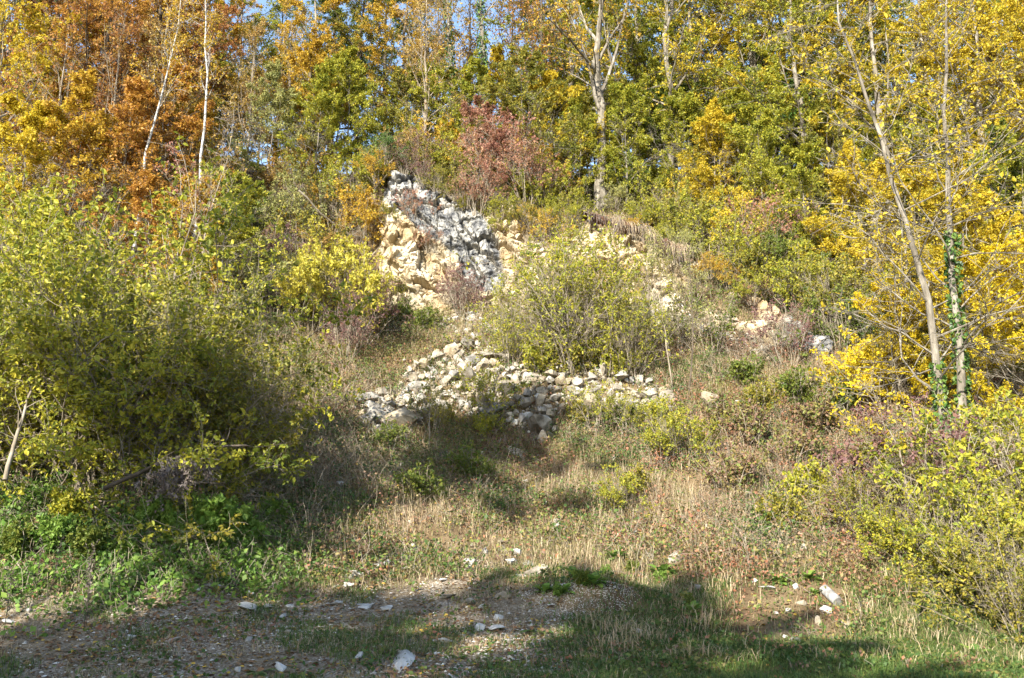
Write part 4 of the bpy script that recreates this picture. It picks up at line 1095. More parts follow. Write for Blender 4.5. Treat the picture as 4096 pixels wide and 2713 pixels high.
# ------------------------------------------------------------------ the wood behind the face
RIDGE = 'trees of the wood on the ridge'
random.seed(21)
W = [  # prototypes, kind, photo column, distance, size, leaves, bark, label
    (BROAD, 'beech_tree', -60, 29, 1.0, 'yellow', None, 'yellow tree at the left edge of the photo'),
    (UNDER, 'beech_tree', 20, 25.5, 1.15, 'yellow', None, 'small bright yellow tree low at the left edge'),
    (BROAD, 'beech_tree', 70, 34, 1.05, 'rust', 'dark', 'rust brown beech behind the yellow tree at the left edge'),
    (BROAD, 'beech_tree', 190, 30.5, 0.95, 'orange', 'dark', 'large orange beech in the middle of the left wood'),
    (UNDER, 'beech_tree', 130, 26.5, 1.2, 'gold', None, 'low golden tree in front of the large orange beech'),
    (UNDER, 'beech_tree', 250, 27, 1.15, 'orange', None, 'low orange tree above the big roadside bush'),
    (BROAD, 'beech_tree', 320, 34, 1.0, 'rust', 'dark', 'rust brown beech left of the leaning birch'),
    (UNDER, 'beech_tree', 365, 28.5, 1.2, 'orange', None, 'low orange tree beside the foot of the leaning birch'),
    (BROAD, 'beech_tree', 430, 38, 1.0, 'gold', None, 'gold-brown beech between the two birches'),
    (UNDER, 'beech_tree', 415, 31.5, 0.9, 'gold', None, 'small gold tree just right of the leaning birch'),
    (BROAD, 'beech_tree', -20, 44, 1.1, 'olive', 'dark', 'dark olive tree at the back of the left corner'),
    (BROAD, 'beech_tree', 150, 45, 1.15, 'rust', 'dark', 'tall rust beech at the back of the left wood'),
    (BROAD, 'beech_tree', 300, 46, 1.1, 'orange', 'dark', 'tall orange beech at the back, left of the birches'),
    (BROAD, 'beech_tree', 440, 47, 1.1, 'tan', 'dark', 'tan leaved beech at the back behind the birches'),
    (SLEN, 'hornbeam_tree', 545, 40, 1.0, 'lime', None, 'pale yellow-green slender tree right of the upright birch'),
    (SLEN, 'hornbeam_tree', 705, 38, 1.05, 'gold', None, 'golden slender tree right of the left sky gap'),
    (BROAD, 'hornbeam_tree', 765, 43, 0.95, 'green', 'dark', 'dark green tree on the ridge left of the middle'),
    (SLEN, 'hornbeam_tree', 815, 39, 1.05, 'olive', 'dark', 'olive slender tree in front of the dark green ridge tree'),
    (BROAD, 'hornbeam_tree', 890, 44, 1.0, 'green', 'dark', 'green tree with dark trunk behind the ivy hung rock'),
    (SLEN, 'hornbeam_tree', 930, 38.5, 1.05, 'gold', 'dark', 'golden slender tree left of the ivy-clad trunks'),
    (SPARSE, 'bare_tree', 985, 34.5, 0.95, 'tan', None, 'half bare grey-branched tree above the grey rock'),
    (SPARSE, 'bare_tree', 1075, 39.5, 1.15, 'gold', 'dark', 'thin golden tree between the two ivy-clad trunks'),
    (SPARSE, 'bare_tree', 1015, 42, 1.15, 'tan', 'dark', 'thin tan tree behind the left ivy-clad trunk'),
    (SPARSE, 'bare_tree', 640, 43, 1.1, 'lime', 'dark', 'thin yellow-green tree in the left sky gap'),
    (UNDER, 'holly_tree', 1835, 35.5, 1.15, 'ivy', 'dark', 'dark evergreen low tree right of the purple shrub'),
    (UNDER, 'holly_tree', 2345, 26.5, 0.95, 'green', 'dark', 'dark green low tree near the right edge'),
    (UNDER, 'hazel_tree', 330, 24.5, 0.8, 'orange', None, 'orange low tree in front of the foot of the leaning birch'),
    (UNDER, 'hazel_tree', 440, 24.2, 0.8, 'gold', None, 'golden low tree in front of the foot of the upright birch'),
    (UNDER, 'hazel_tree', 505, 25.0, 0.8, 'lime', None, 'yellow-green low tree right of the foot of the upright birch'),
    (SPARSE, 'bare_tree', 230, 28.5, 0.9, 'rust', 'twig', 'thin rusty tree with grey twigs before the large orange beech'),
    (SPARSE, 'bare_tree', 85, 28.0, 0.9, 'rust', 'twig', 'thin rusty tree with grey twigs at the left edge'),
    (SPARSE, 'bare_tree', 345, 29.5, 0.9, 'tan', 'twig', 'thin tan tree left of the leaning birch'),
    (UNDER, 'maple_tree', 2295, 19.2, 0.72, 'canary', None, 'bright yellow small maple right of the upright grey trunk'),
    (UNDER, 'maple_tree', 2190, 19.8, 0.62, 'canary', None, 'bright yellow small maple just behind the upright grey trunk'),
    (UNDER, 'maple_tree', 2075, 20.5, 0.58, 'canary', None, 'bright yellow small maple left of the leaning grey trunk'),
    (UNDER, 'maple_tree', 2390, 18.0, 0.75, 'canary', None, 'bright yellow small maple cut by the right edge'),
    (SPARSE, 'bare_tree', 1180, 40, 1.1, 'rust', 'dark', 'thin rusty tree just right of the ivy-clad trunks'),
    (SPARSE, 'bare_tree', 1245, 37, 1.1, 'orange', 'dark', 'thin orange tree left of the tall front trunk'),
    (SPARSE, 'bare_tree', 560, 34, 0.72, 'tan', None, 'nearly bare tan tree on the slope right of the birches'),
    (SPARSE, 'bare_tree', 660, 35.5, 0.75, 'gold', None, 'thin reddish-gold tree below the left sky gap'),
    (UNDER, 'hazel_tree', 610, 33, 0.95, 'pale', None, 'pale green low tree on the left slope under the sky gap'),
    (UNDER, 'hazel_tree', 720, 32.5, 0.95, 'lime', None, 'yellow-green low tree at the top of the left slope'),
    (UNDER, 'hazel_tree', 800, 33.5, 1.0, 'lime', None, 'low yellow-green tree left of the ivy hung rock'),
    (UNDER, 'hazel_tree', 745, 36, 1.0, 'olive', None, 'olive low tree behind the top of the left slope'),
    (BROAD, 'maple_tree', 1310, 38, 1.0, 'lime', None, 'yellow-green maple just behind the tall front trunk'),
    (BROAD, 'maple_tree', 1470, 38.5, 1.05, 'lime', None, 'yellow-green maple right of the tall front trunk'),
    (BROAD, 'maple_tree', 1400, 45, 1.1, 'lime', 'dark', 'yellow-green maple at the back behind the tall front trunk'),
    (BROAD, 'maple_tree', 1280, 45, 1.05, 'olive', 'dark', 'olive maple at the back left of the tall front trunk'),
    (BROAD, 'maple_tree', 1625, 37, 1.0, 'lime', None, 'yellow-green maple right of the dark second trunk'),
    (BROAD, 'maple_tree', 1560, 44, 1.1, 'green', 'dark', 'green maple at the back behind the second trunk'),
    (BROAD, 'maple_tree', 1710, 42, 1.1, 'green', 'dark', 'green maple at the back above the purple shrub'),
    (SPARSE, 'maple_tree', 1660, 39, 1.1, 'pink', 'dark', 'thin pinkish tree at the top edge right of the second trunk'),
    (UNDER, 'hazel_tree', 1285, 33.4, 0.95, 'yellow', None, 'low yellow tree left of the foot of the tall front trunk'),
    (UNDER, 'hazel_tree', 1335, 32.8, 0.75, 'lime', None, 'low yellow-green tree on the face edge by the tall front trunk'),
    (UNDER, 'hazel_tree', 1455, 34.2, 0.9, 'lime', None, 'low yellow-green tree right of the foot of the tall front trunk'),
    (UNDER, 'hazel_tree', 1510, 35.5, 0.9, 'green', None, 'low green tree left of the second trunk'),
    (UNDER, 'hazel_tree', 1590, 33.2, 0.95, 'lime', None, 'low yellow-green tree right of the second trunk'),
    (UNDER, 'hazel_tree', 1655, 32, 0.9, 'yellow', None, 'low yellow tree above the turf overhang'),
    (UNDER, 'hazel_tree', 1715, 34, 1.0, 'lime', None, 'low yellow-green tree behind the purple shrub'),
    (BROAD, 'maple_tree', 1770, 36.5, 1.0, 'yellow', None, 'yellow maple above the red shrub of the right slope'),
    (BROAD, 'maple_tree', 1870, 33.5, 0.95, 'lime', None, 'yellow-green maple left of the two grey trunks'),
    (BROAD, 'maple_tree', 1965, 36, 1.05, 'lime', None, 'yellow-green maple behind the leaning grey trunk'),
    (BROAD, 'maple_tree', 2075, 32, 1.0, 'yellow', None, 'bright yellow maple between the two grey trunks'),
    (BROAD, 'maple_tree', 2190, 35, 1.05, 'lime', None, 'yellow-green maple behind the upright grey trunk'),
    (BROAD, 'maple_tree', 2300, 29.5, 0.95, 'yellow', None, 'yellow maple right of the upright grey trunk'),
    (BROAD, 'maple_tree', 2420, 32, 1.0, 'gold', None, 'golden maple at the upper right edge of the photo'),
    (BROAD, 'maple_tree', 2500, 26, 0.9, 'yellow', None, 'yellow maple at the middle right edge of the photo'),
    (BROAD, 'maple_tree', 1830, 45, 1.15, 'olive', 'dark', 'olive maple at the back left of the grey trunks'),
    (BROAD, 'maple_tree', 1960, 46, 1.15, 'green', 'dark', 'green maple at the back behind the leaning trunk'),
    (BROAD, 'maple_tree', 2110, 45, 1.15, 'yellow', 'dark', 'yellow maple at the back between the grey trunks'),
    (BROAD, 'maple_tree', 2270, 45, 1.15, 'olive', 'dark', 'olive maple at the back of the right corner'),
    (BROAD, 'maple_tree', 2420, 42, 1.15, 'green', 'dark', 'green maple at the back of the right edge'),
    (UNDER, 'hazel_tree', 1770, 31, 0.95, 'lime', None, 'low yellow-green tree behind the red shrub of the right slope'),
    (UNDER, 'hazel_tree', 1870, 29, 0.85, 'lime', None, 'low yellow-green tree right of the red shrub'),
    (UNDER, 'hazel_tree', 1930, 31, 1.0, 'olive', None, 'low olive tree left of the leaning grey trunk'),
    (UNDER, 'hazel_tree', 2010, 27.5, 0.9, 'yellow', None, 'low yellow tree left of the grey trunks'),
    (UNDER, 'hazel_tree', 2110, 25.5, 0.95, 'yellow', None, 'low bright yellow tree behind the feet of the grey trunks'),
    (UNDER, 'hazel_tree', 2245, 23, 0.9, 'yellow', None, 'low bright yellow tree right of the ivy-wrapped foot'),
    (UNDER, 'hazel_tree', 2340, 21, 0.85, 'yellow', None, 'low bright yellow tree by the right edge'),
    (UNDER, 'hazel_tree', 2390, 25, 1.0, 'lime', None, 'low yellow-green tree by the right edge'),
    (UNDER, 'hazel_tree', 2180, 29, 1.0, 'lime', None, 'low yellow-green tree behind the bright yellow low trees'),
]
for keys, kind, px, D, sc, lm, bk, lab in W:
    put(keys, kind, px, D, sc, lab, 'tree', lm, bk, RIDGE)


# low trees and bushes that fill the wood between the trunks
COLOUR = {'lime': 'yellow-green', 'olive': 'olive', 'yellow': 'yellow', 'gold': 'golden', 'green': 'green', 'orange': 'orange', 'rust': 'rusty', 'pale': 'pale green', 'tan': 'tan'}
MARKS = [(60, 'at the left edge of the wood'), (200, 'under the large orange beech'), (330, 'beside the leaning birch'), (450, 'beside the upright birch'), (560, 'below the left sky gap'), (680, 'at the top of the left slope'),
         (790, 'left of the ivy hung rock'), (900, 'behind the ivy hung rock'), (1010, 'under the ivy-clad trunks'), (1110, 'behind the pink-red shrubs'), (1230, 'left of the tall front trunk'), (1340, 'behind the tall front trunk'),
         (1470, 'between the tall front trunk and the second trunk'), (1580, 'behind the second trunk'), (1680, 'behind the purple shrub'), (1780, 'above the red shrub of the right slope'), (1900, 'left of the leaning grey trunk'),
         (2040, 'behind the leaning grey trunk'), (2150, 'behind the upright grey trunk'), (2280, 'right of the upright grey trunk'), (2390, 'at the right edge of the wood')]
MIX = {0: ['orange', 'gold', 'rust', 'olive'], 1: ['gold', 'lime', 'pale', 'olive'], 2: ['lime', 'yellow', 'green', 'lime', 'olive']}
random.seed(33)
for i, (mx_, where) in enumerate(MARKS):
    pal = list(MIX[0 if mx_ < 480 else 1 if mx_ < 1000 else 2])
    random.shuffle(pal)
    for j, D in enumerate((35.0, 39.0) if 500 < mx_ < 1150 else (33.0, 37.5, 42.0, 46.0)):
        c = pal[j % len(pal)]
        depth = ('front ', 'second ', 'rear ', 'farthest ')[j]
        put(UNDER, 'understorey_tree', mx_ + random.uniform(-45, 45), D + random.uniform(-1, 1), random.uniform(0.85, 1.15), depth + COLOUR[c] + ' low tree ' + where, 'tree', c, None, 'low trees of the wood')
SLOPE = [(1540, 560, 'lime'), (1600, 570, 'olive'), (1670, 580, 'lime'), (1720, 600, 'yellow'), (1790, 600, 'lime'), (1850, 640, 'olive'), (1900, 660, 'lime'), (1960, 690, 'yellow'), (1800, 690, 'green'), (1880, 720, 'lime'), (1960, 740, 'olive'),
         (2020, 780, 'lime'), (1740, 560, 'gold'), (1830, 570, 'yellow'), (1920, 590, 'lime'), (2000, 640, 'yellow'), (1610, 540, 'yellow'), (1960, 830, 'green')]
EDGE = [(905, 420, 'olive', 0.8), (940, 412, 'tan', 0.8), (985, 420, 'olive', 0.8), (1020, 436, 'lime', 0.85), (1060, 452, 'olive', 0.85), (1090, 440, 'gold', 1.0), (1150, 470, 'olive', 0.7), (1215, 485, 'lime', 0.75), (1240, 470, 'gold', 1.0), (1290, 480, 'lime', 0.9),
        (1010, 415, 'gold', 1.1), (950, 405, 'lime', 1.1), (1130, 425, 'gold', 1.2), (1200, 445, 'lime', 1.1), (1350, 470, 'lime', 0.9), (1440, 480, 'green', 0.9), (1500, 500, 'lime', 0.9), (1290, 515, 'olive', 0.55), (1185, 500, 'olive', 0.5), (870, 440, 'lime', 0.7)]
BY = ['just right of the ivy capped corner', 'behind the wine red shrub', 'right of the wine red shrub', 'above the grey slab', 'at the top of the grey slab', 'behind the first pink-red shrub', 'between the pink-red shrubs', 'right of the pink-red shrubs', 'behind the right pink shrub',
      'left of the foot of the tall front trunk', 'second row above the grey slab', 'second row behind the wine red shrub', 'second row behind the pink-red shrubs', 'second row right of the pink-red shrubs', 'left of the tall front trunk by the edge', 'right of the tall front trunk by the edge',
      'behind the turf overhang', 'hanging over the ochre part of the face', 'hanging beside the lower end of the grey slab', 'on the left corner of the face']
random.seed(35)
for (px, row, c, sc), where in zip(EDGE, BY):
    put(BUSH, 'hazel_shrub', px, None, sc, COLOUR[c] + ' shrub ' + where, 'shrub', c, None, 'shrubs of the face edge', row)
NEAR = ['above the turf overhang', 'on the right shoulder of the face', 'over the right end of the face', 'left of the red shrub', 'behind the red shrub', 'right of the red shrub', 'left of the wine red shrub', 'high on the right slope',
        'over the dark hollow', 'below the wine red shrub', 'low on the right slope', 'in the shade before the grey trunks', 'near the fallen trunk', 'behind the fallen trunk', 'left of the leaning trunk', 'close to the leaning trunk', 'at the back of the overhang', 'in the shade at the right foot of the face']
for (px, row, c), where in zip(SLOPE, NEAR):
    put(BUSH, 'hazel_shrub', px, None, random.uniform(0.75, 1.05), COLOUR[c] + ' shrub ' + where, 'shrub', c, None, 'shrubs of the right slope', row)

# shrubs: base given as photo column and row of the foot
SH = [
    (THIN, 'spindle_shrub', 1140, 470, 1.35, 'pink', 'pink-red shrub hanging over the grey rock'),
    (THIN, 'spindle_shrub', 1195, 478, 1.1, 'pink', 'pink-red shrub spreading right of the grey rock'),
    (UNDER, 'spindle_shrub', 1110, 455, 0.7, 'pink', 'tall pink-red shrub on the middle of the face edge'),
    (UNDER, 'spindle_shrub', 1175, 462, 0.6, 'pink', 'tall pink-red shrub right of the first one on the face edge'),
    (THIN, 'spindle_shrub', 1265, 490, 0.9, 'pink', 'low pinkish shrub left of the tall front trunk'),
    (THIN, 'spindle_shrub', 960, 415, 0.9, 'purple', 'wine red shrub on the top left of the face'),
    (THIN, 'spindle_shrub', 965, 560, 0.75, 'pink', 'reddish shrub growing in the middle of the left face'),
    (THIN, 'spindle_shrub', 1790, 640, 1.15, 'pink', 'red shrub on the right slope'),
    (THIN, 'spindle_shrub', 1840, 640, 0.95, 'purple', 'wine red shrub beside the red one on the right slope'),
    (THIN, 'spindle_shrub', 1745, 725, 0.55, 'pink', 'small red shrub above the dark hollow at the right end of the face'),
    (UNDER, 'dogwood_shrub', 1690, 445, 0.7, 'purple', 'purple leaved shrub before the yellow maples'),
    (THIN, 'dogwood_shrub', 35, 560, 1.6, 'purple', 'dark purple shrub in the left wood'),
    (THIN, 'dogwood_shrub', 830, 800, 0.9, 'purple', 'purple dogwood below the yellow shrub'),
    (THIN, 'dogwood_shrub', 800, 835, 0.75, 'purple', 'brown-purple dogwood in the dry grass left of the heap'),
    (THIN, 'dogwood_shrub', 1070, 735, 0.75, 'purple', 'purple dogwood at the left foot of the face'),
    (THIN, 'dogwood_shrub', 1820, 850, 0.8, 'purple', 'purple dogwood in the shade of the right slope'),
    (THIN, 'dogwood_shrub', 610, 660, 0.9, 'purple', 'purple-twigged shrub on the left slope'),
    (BUSH, 'hazel_shrub', 780, 780, 1.25, 'lemon', 'bright yellow rounded shrub left of the face'),
    (BUSH, 'hazel_shrub', 735, 760, 1.05, 'lemon', 'yellow shrub joined to the left of the bright yellow one'),
    (BUSH, 'hazel_shrub', 835, 735, 0.9, 'lemon', 'yellow shrub between the bright yellow one and the face'),
    (ROD, 'willow_shrub', 1175, 845, 0.82, 'lime', 'thin willow at the left of the willow thicket before the face'),
    (ROD, 'willow_shrub', 1250, 850, 1.12, 'lime', 'willow second from the left in the thicket before the face'),
    (ROD, 'willow_shrub', 1325, 855, 1.38, 'lime', 'tall yellow-green willow in the middle of the thicket before the face'),
    (ROD, 'willow_shrub', 1390, 860, 1.28, 'lime', 'tall willow right of the middle of the thicket before the face'),
    (ROD, 'willow_shrub', 1450, 868, 0.92, 'lime', 'willow at the right of the thicket before the face'),
    (ROD, 'willow_shrub', 1300, 800, 0.85, 'lime', 'olive willow at the back of the thicket before the face'),
    (ROD, 'willow_shrub', 1390, 790, 0.85, 'gold', 'ochre willow at the back right of the thicket before the face'),
    (BUSH, 'hazel_shrub', 880, 410, 0.8, 'ivy', 'dark green ivy bush capping the left rock corner'),
    (BUSH, 'hazel_shrub', 820, 480, 0.85, 'lime', 'yellow-green shrub on the edge left of the rock corner'),
    (BUSH, 'hazel_shrub', 835, 600, 0.9, 'gold', 'orange-yellow shrub at the left end of the face'),
    (BUSH, 'hazel_shrub', 780, 560, 1.0, 'gold', 'golden shrub on the upper left slope'),
    (BUSH, 'hazel_shrub', 710, 530, 1.0, 'pale', 'pale shrub on the upper left slope'),
    (BUSH, 'hazel_shrub', 650, 580, 1.1, 'pale', 'pale grey-green shrub in the middle of the left slope'),
    (BUSH, 'hazel_shrub', 560, 600, 1.1, 'green', 'green shrub in the middle of the left slope'),
    (BUSH, 'hazel_shrub', 480, 580, 1.15, 'lime', 'yellow-green shrub under the upright birch'),
    (BUSH, 'hazel_shrub', 400, 560, 1.1, 'green', 'green shrub under the leaning birch'),
    (BUSH, 'hazel_shrub', 700, 650, 1.0, 'olive', 'olive shrub left of the bright yellow one'),
    (BUSH, 'hazel_shrub', 640, 740, 0.95, 'pale', 'pale shrub above the shaded end of the big bush'),
    (BUSH, 'hazel_shrub', 560, 700, 1.0, 'pale', 'pale green shrub behind the big bush'),
    (BUSH, 'hazel_shrub', 760, 640, 0.8, 'tan', 'tan shrub behind the bright yellow one'),
    (BUSH, 'hazel_shrub', 680, 470, 0.9, 'tan', 'tan twiggy shrub on the left skyline'),
    (BUSH, 'hazel_shrub', 920, 700, 0.45, 'tan', 'small tan shrub at the left foot of the face'),
    (LOW, 'bramble_shrub', 930, 750, 1.2, 'green', 'green bramble below the left foot of the face'),
    (LOW, 'bramble_shrub', 870, 770, 1.4, 'olive', 'olive bramble right of the purple dogwood'),
    (LOW, 'bramble_shrub', 990, 770, 1.2, 'green', 'green bramble above the upper stones'),
    (BUSH, 'hazel_shrub', 1480, 530, 0.5, 'lime', 'low yellow-green shrub on the turf overhang'),
    (BUSH, 'hazel_shrub', 1420, 500, 0.55, 'pale', 'low pale green shrub at the foot of the tall front trunk'),
    (BUSH, 'hazel_shrub', 1320, 515, 0.6, 'lime', 'yellow-green shrub hanging over the face edge'),
    (BUSH, 'hazel_shrub', 1250, 500, 0.6, 'lime', 'lime shrub on the face edge right of the pink ones'),
    (BUSH, 'hazel_shrub', 1560, 580, 0.7, 'lime', 'yellow-green shrub right of the turf overhang'),
    (BUSH, 'hazel_shrub', 1630, 600, 0.85, 'lime', 'yellow-green shrub above the right end of the face'),
    (BUSH, 'hazel_shrub', 1700, 650, 0.9, 'lime', 'lime shrub above the dark hollow of the face'),
    (BUSH, 'hazel_shrub', 1760, 690, 0.9, 'olive', 'olive shrub right of the dark hollow of the face'),
    (BUSH, 'hazel_shrub', 1840, 720, 0.9, 'lime', 'yellow-green shrub under the wine red one'),
    (BUSH, 'hazel_shrub', 1920, 770, 0.9, 'olive', 'olive shrub left of the grey trunks'),
    (THIN, 'hazel_shrub', 1560, 830, 0.9, 'pale', 'thin pale green shrub at the right end of the heap'),
    (THIN, 'hazel_shrub', 1640, 830, 0.9, 'green', 'thin green shrub on the slope right of the heap'),
    (LOW, 'bramble_shrub', 1240, 862, 1.2, 'lime', 'low yellow-green bramble at the left foot of the willow thicket'),
    (LOW, 'bramble_shrub', 1330, 868, 1.3, 'olive', 'low olive bramble at the foot of the tall willow'),
    (LOW, 'bramble_shrub', 1420, 874, 1.2, 'lime', 'low yellow-green bramble at the right foot of the willow thicket'),
    (LOW, 'bramble_shrub', 900, 1030, 0.9, 'green', 'low green bramble under the left end of the heap'),
    (LOW, 'bramble_shrub', 1020, 985, 0.8, 'olive', 'low olive bramble at the lower left edge of the heap'),
    (LOW, 'bramble_shrub', 1120, 1010, 0.9, 'lime', 'low yellow-green bramble at the lower edge of the heap'),
    (LOW, 'bramble_shrub', 1330, 985, 0.9, 'olive', 'low olive bramble right of the big grey-blue boulder'),
    (LOW, 'bramble_shrub', 1440, 985, 0.9, 'green', 'low green bramble at the lower right edge of the heap'),
    (LOW, 'bramble_shrub', 1530, 985, 1.0, 'lime', 'low yellow-green bramble under the right end of the heap'),
    (LOW, 'bramble_shrub', 2150, 1260, 1.1, 'herb', 'reddish bramble before the right bank bushes'),
    (LOW, 'bramble_shrub', 2040, 1230, 1.2, 'herb', 'rusty bramble at the left foot of the right bank bushes'),
    (LOW, 'bramble_shrub', 1960, 1120, 1.3, 'purple', 'purple-brown bramble left of the right bank bushes'),
    (LOW, 'bramble_shrub', 2260, 1330, 1.0, 'herb', 'reddish bramble at the foot of the right edge bushes'),
    (LOW, 'bramble_shrub', 1900, 1010, 1.4, 'herb', 'rusty brown bramble on the shaded right slope'),
    (LOW, 'bramble_shrub', 1770, 960, 1.2, 'olive', 'dull olive bramble in the middle of the right slope'),
    (LOW, 'bramble_shrub', 1960, 960, 1.4, 'green', 'green bramble under the yellow maple shrub'),
    (THIN, 'hazel_shrub', 1370, 1000, 0.6, 'lime', 'thin lime shrub before the right of the heap'),
    (THIN, 'hazel_shrub', 1130, 985, 0.75, 'lime', 'thin yellow-green sapling before the middle of the heap'),
    (THIN, 'hazel_shrub', 1000, 1010, 0.55, 'olive', 'thin olive sapling before the left of the heap'),
    (THIN, 'hazel_shrub', 1450, 1005, 0.5, 'lime', 'thin yellow-green shrub before the right flank of the heap'),
    (BUSH, 'bramble_shrub', 1540, 1075, 0.55, 'lime', 'bright green-yellow bush on the slope below the right of the heap'),
    (BUSH, 'bramble_shrub', 1590, 1055, 0.45, 'lime', 'small bright bush right of the green-yellow bush'),
    (BUSH, 'bramble_shrub', 1430, 1195, 0.42, 'lime', 'small yellow-green bush alone in the dry grass'),
    (LOW, 'bramble_shrub', 1480, 1150, 0.9, 'olive', 'low olive bush above the small yellow-green bush'),
    (LOW, 'bramble_shrub', 975, 1160, 1.1, 'green', 'low green bush in the grass of the middle slope'),
    (LOW, 'bramble_shrub', 1085, 1110, 1.1, 'green', 'low green bush below the middle of the heap'),
    (LOW, 'bramble_shrub', 1680, 1000, 1.2, 'herb', 'red and orange bramble right of the heap'),
    (LOW, 'bramble_shrub', 1750, 1030, 1.3, 'herb', 'reddish bramble on the right slope'),
    (LOW, 'bramble_shrub', 1830, 1080, 1.3, 'herb', 'reddish bramble above the right bank'),
    (LOW, 'bramble_shrub', 1720, 900, 1.3, 'green', 'green bramble on the right slope beside the ridged block'),
    (LOW, 'bramble_shrub', 1850, 940, 1.4, 'green', 'green bramble in the shade of the right slope'),
    (LOW, 'bramble_shrub', 1700, 1130, 1.2, 'herb', 'rusty bramble in the dry grass of the right slope'),
    (LOW, 'bramble_shrub', 1880, 1180, 1.3, 'lime', 'yellow-green bramble at the left end of the right bank bushes'),
    (LOW, 'bramble_shrub', 1800, 1230, 1.0, 'olive', 'olive bramble in the dry grass above the log'),
    (BUSH, 'hazel_shrub', 2060, 960, 0.9, 'canary', 'yellow maple shrub at the foot of the leaning grey trunk'),
    (BUSH, 'hazel_shrub', 1990, 930, 0.75, 'canary', 'yellow maple shrub left of the grey trunks'),
    (BUSH, 'hazel_shrub', 2130, 900, 0.9, 'yellow', 'yellow shrub between the feet of the grey trunks'),
    (BUSH, 'hazel_shrub', 2260, 930, 1.0, 'olive', 'olive shrub right of the ivy-wrapped foot'),
]
for keys, kind, px, row, sc, lm, lab in SH:
    put(keys, kind, px, None, sc, lab, 'shrub', lm, None, 'shrubs of the slope', row)

# the big bush on the left and the bushes of the right bank: nearer, with larger leaves
for q, sd in enumerate((91, 92, 93)):
    proto('big%d' % q, shrub_geo(sd, 4.0, 2.0, 24, 13, 8, 11, 0.071, 0.95, stem_r=0.019, sec=0.36, tw=0.42, t0=0.10, droop=0.35, keep=0.85, wob=0.2), SF, (BARK['twig'], LEAF['lime']))
for q, sd in enumerate((95, 96)):
    proto('bank%d' % q, shrub_geo(sd, 2.3, 1.4, 24, 8, 6, 10, 0.064, 0.9, stem_r=0.009, t0=0.12, keep=0.9), SF, (BARK['twig'], LEAF['lime']))
BIG = ['big0', 'big1', 'big2']; BANK = ['bank0', 'bank1']
for key, px, D, sc, lm, lab in [
    ('big0', -110, 14.3, 0.95, 'lime', 'yellow-green bush cut by the left edge of the photo'),
    ('big1', 70, 14.6, 0.9, 'lime', 'yellow-green bush at the left of the big roadside bushes'),
    ('big2', 230, 14.6, 1.06, 'lime', 'yellow-green bush in the middle of the big roadside bushes'),
    ('big0', 345, 14.9, 0.88, 'lime', 'olive bush right of the middle of the big roadside bushes'),
    ('big1', 440, 15.3, 0.82, 'olive', 'dark green bush at the right of the big roadside bushes'),
    ('big2', 525, 15.8, 0.58, 'olive', 'olive bush at the right end of the big roadside bushes'),
    ('big2', 130, 17.0, 1.28, 'lime', 'yellow bush behind the left of the big roadside bushes'),
    ('big0', 330, 17.6, 1.32, 'lime', 'yellow-green bush behind the middle of the big roadside bushes'),
    ('big1', 420, 18.0, 0.8, 'pale', 'pale bush behind the right of the big roadside bushes'),
]:
    put(key, 'roadside_bush', px, D, sc, lab, 'bush', lm, None, 'big roadside bushes')
for key, px, D, sc, lm, lab in [
    ('bank0', 2345, 12.6, 0.72, 'olive', 'olive-green bush at the right edge of the bank'),
    ('bank1', 2230, 13.3, 0.72, 'lime', 'yellow-green bush second from the right edge of the bank'),
    ('bank0', 2110, 14.4, 0.58, 'lime', 'yellow-green bush in the middle of the right bank'),
    ('bank1', 2010, 15.4, 0.5, 'olive', 'olive bush at the left of the right bank'),
    ('bank1', 2300, 14.6, 1.0, 'lime', 'yellow-green bush behind the right edge bushes'),
    ('bank0', 2190, 15.4, 0.95, 'purple', 'purple leaved bush in front of the upright grey trunk'),
    ('bank1', 2420, 13.8, 1.1, 'lime', 'yellow-green bush cut by the right edge of the photo'),
    ('bank0', 2090, 16.2, 0.7, 'olive', 'olive bush before the leaning grey trunk'),
    ('bank0', 2370, 11.9, 0.6, 'olive', 'low olive bush at the foot of the right bank'),
]:
    put(key, 'bank_bush', px, D, sc, lab, 'bush', lm, None, 'bushes of the right bank')

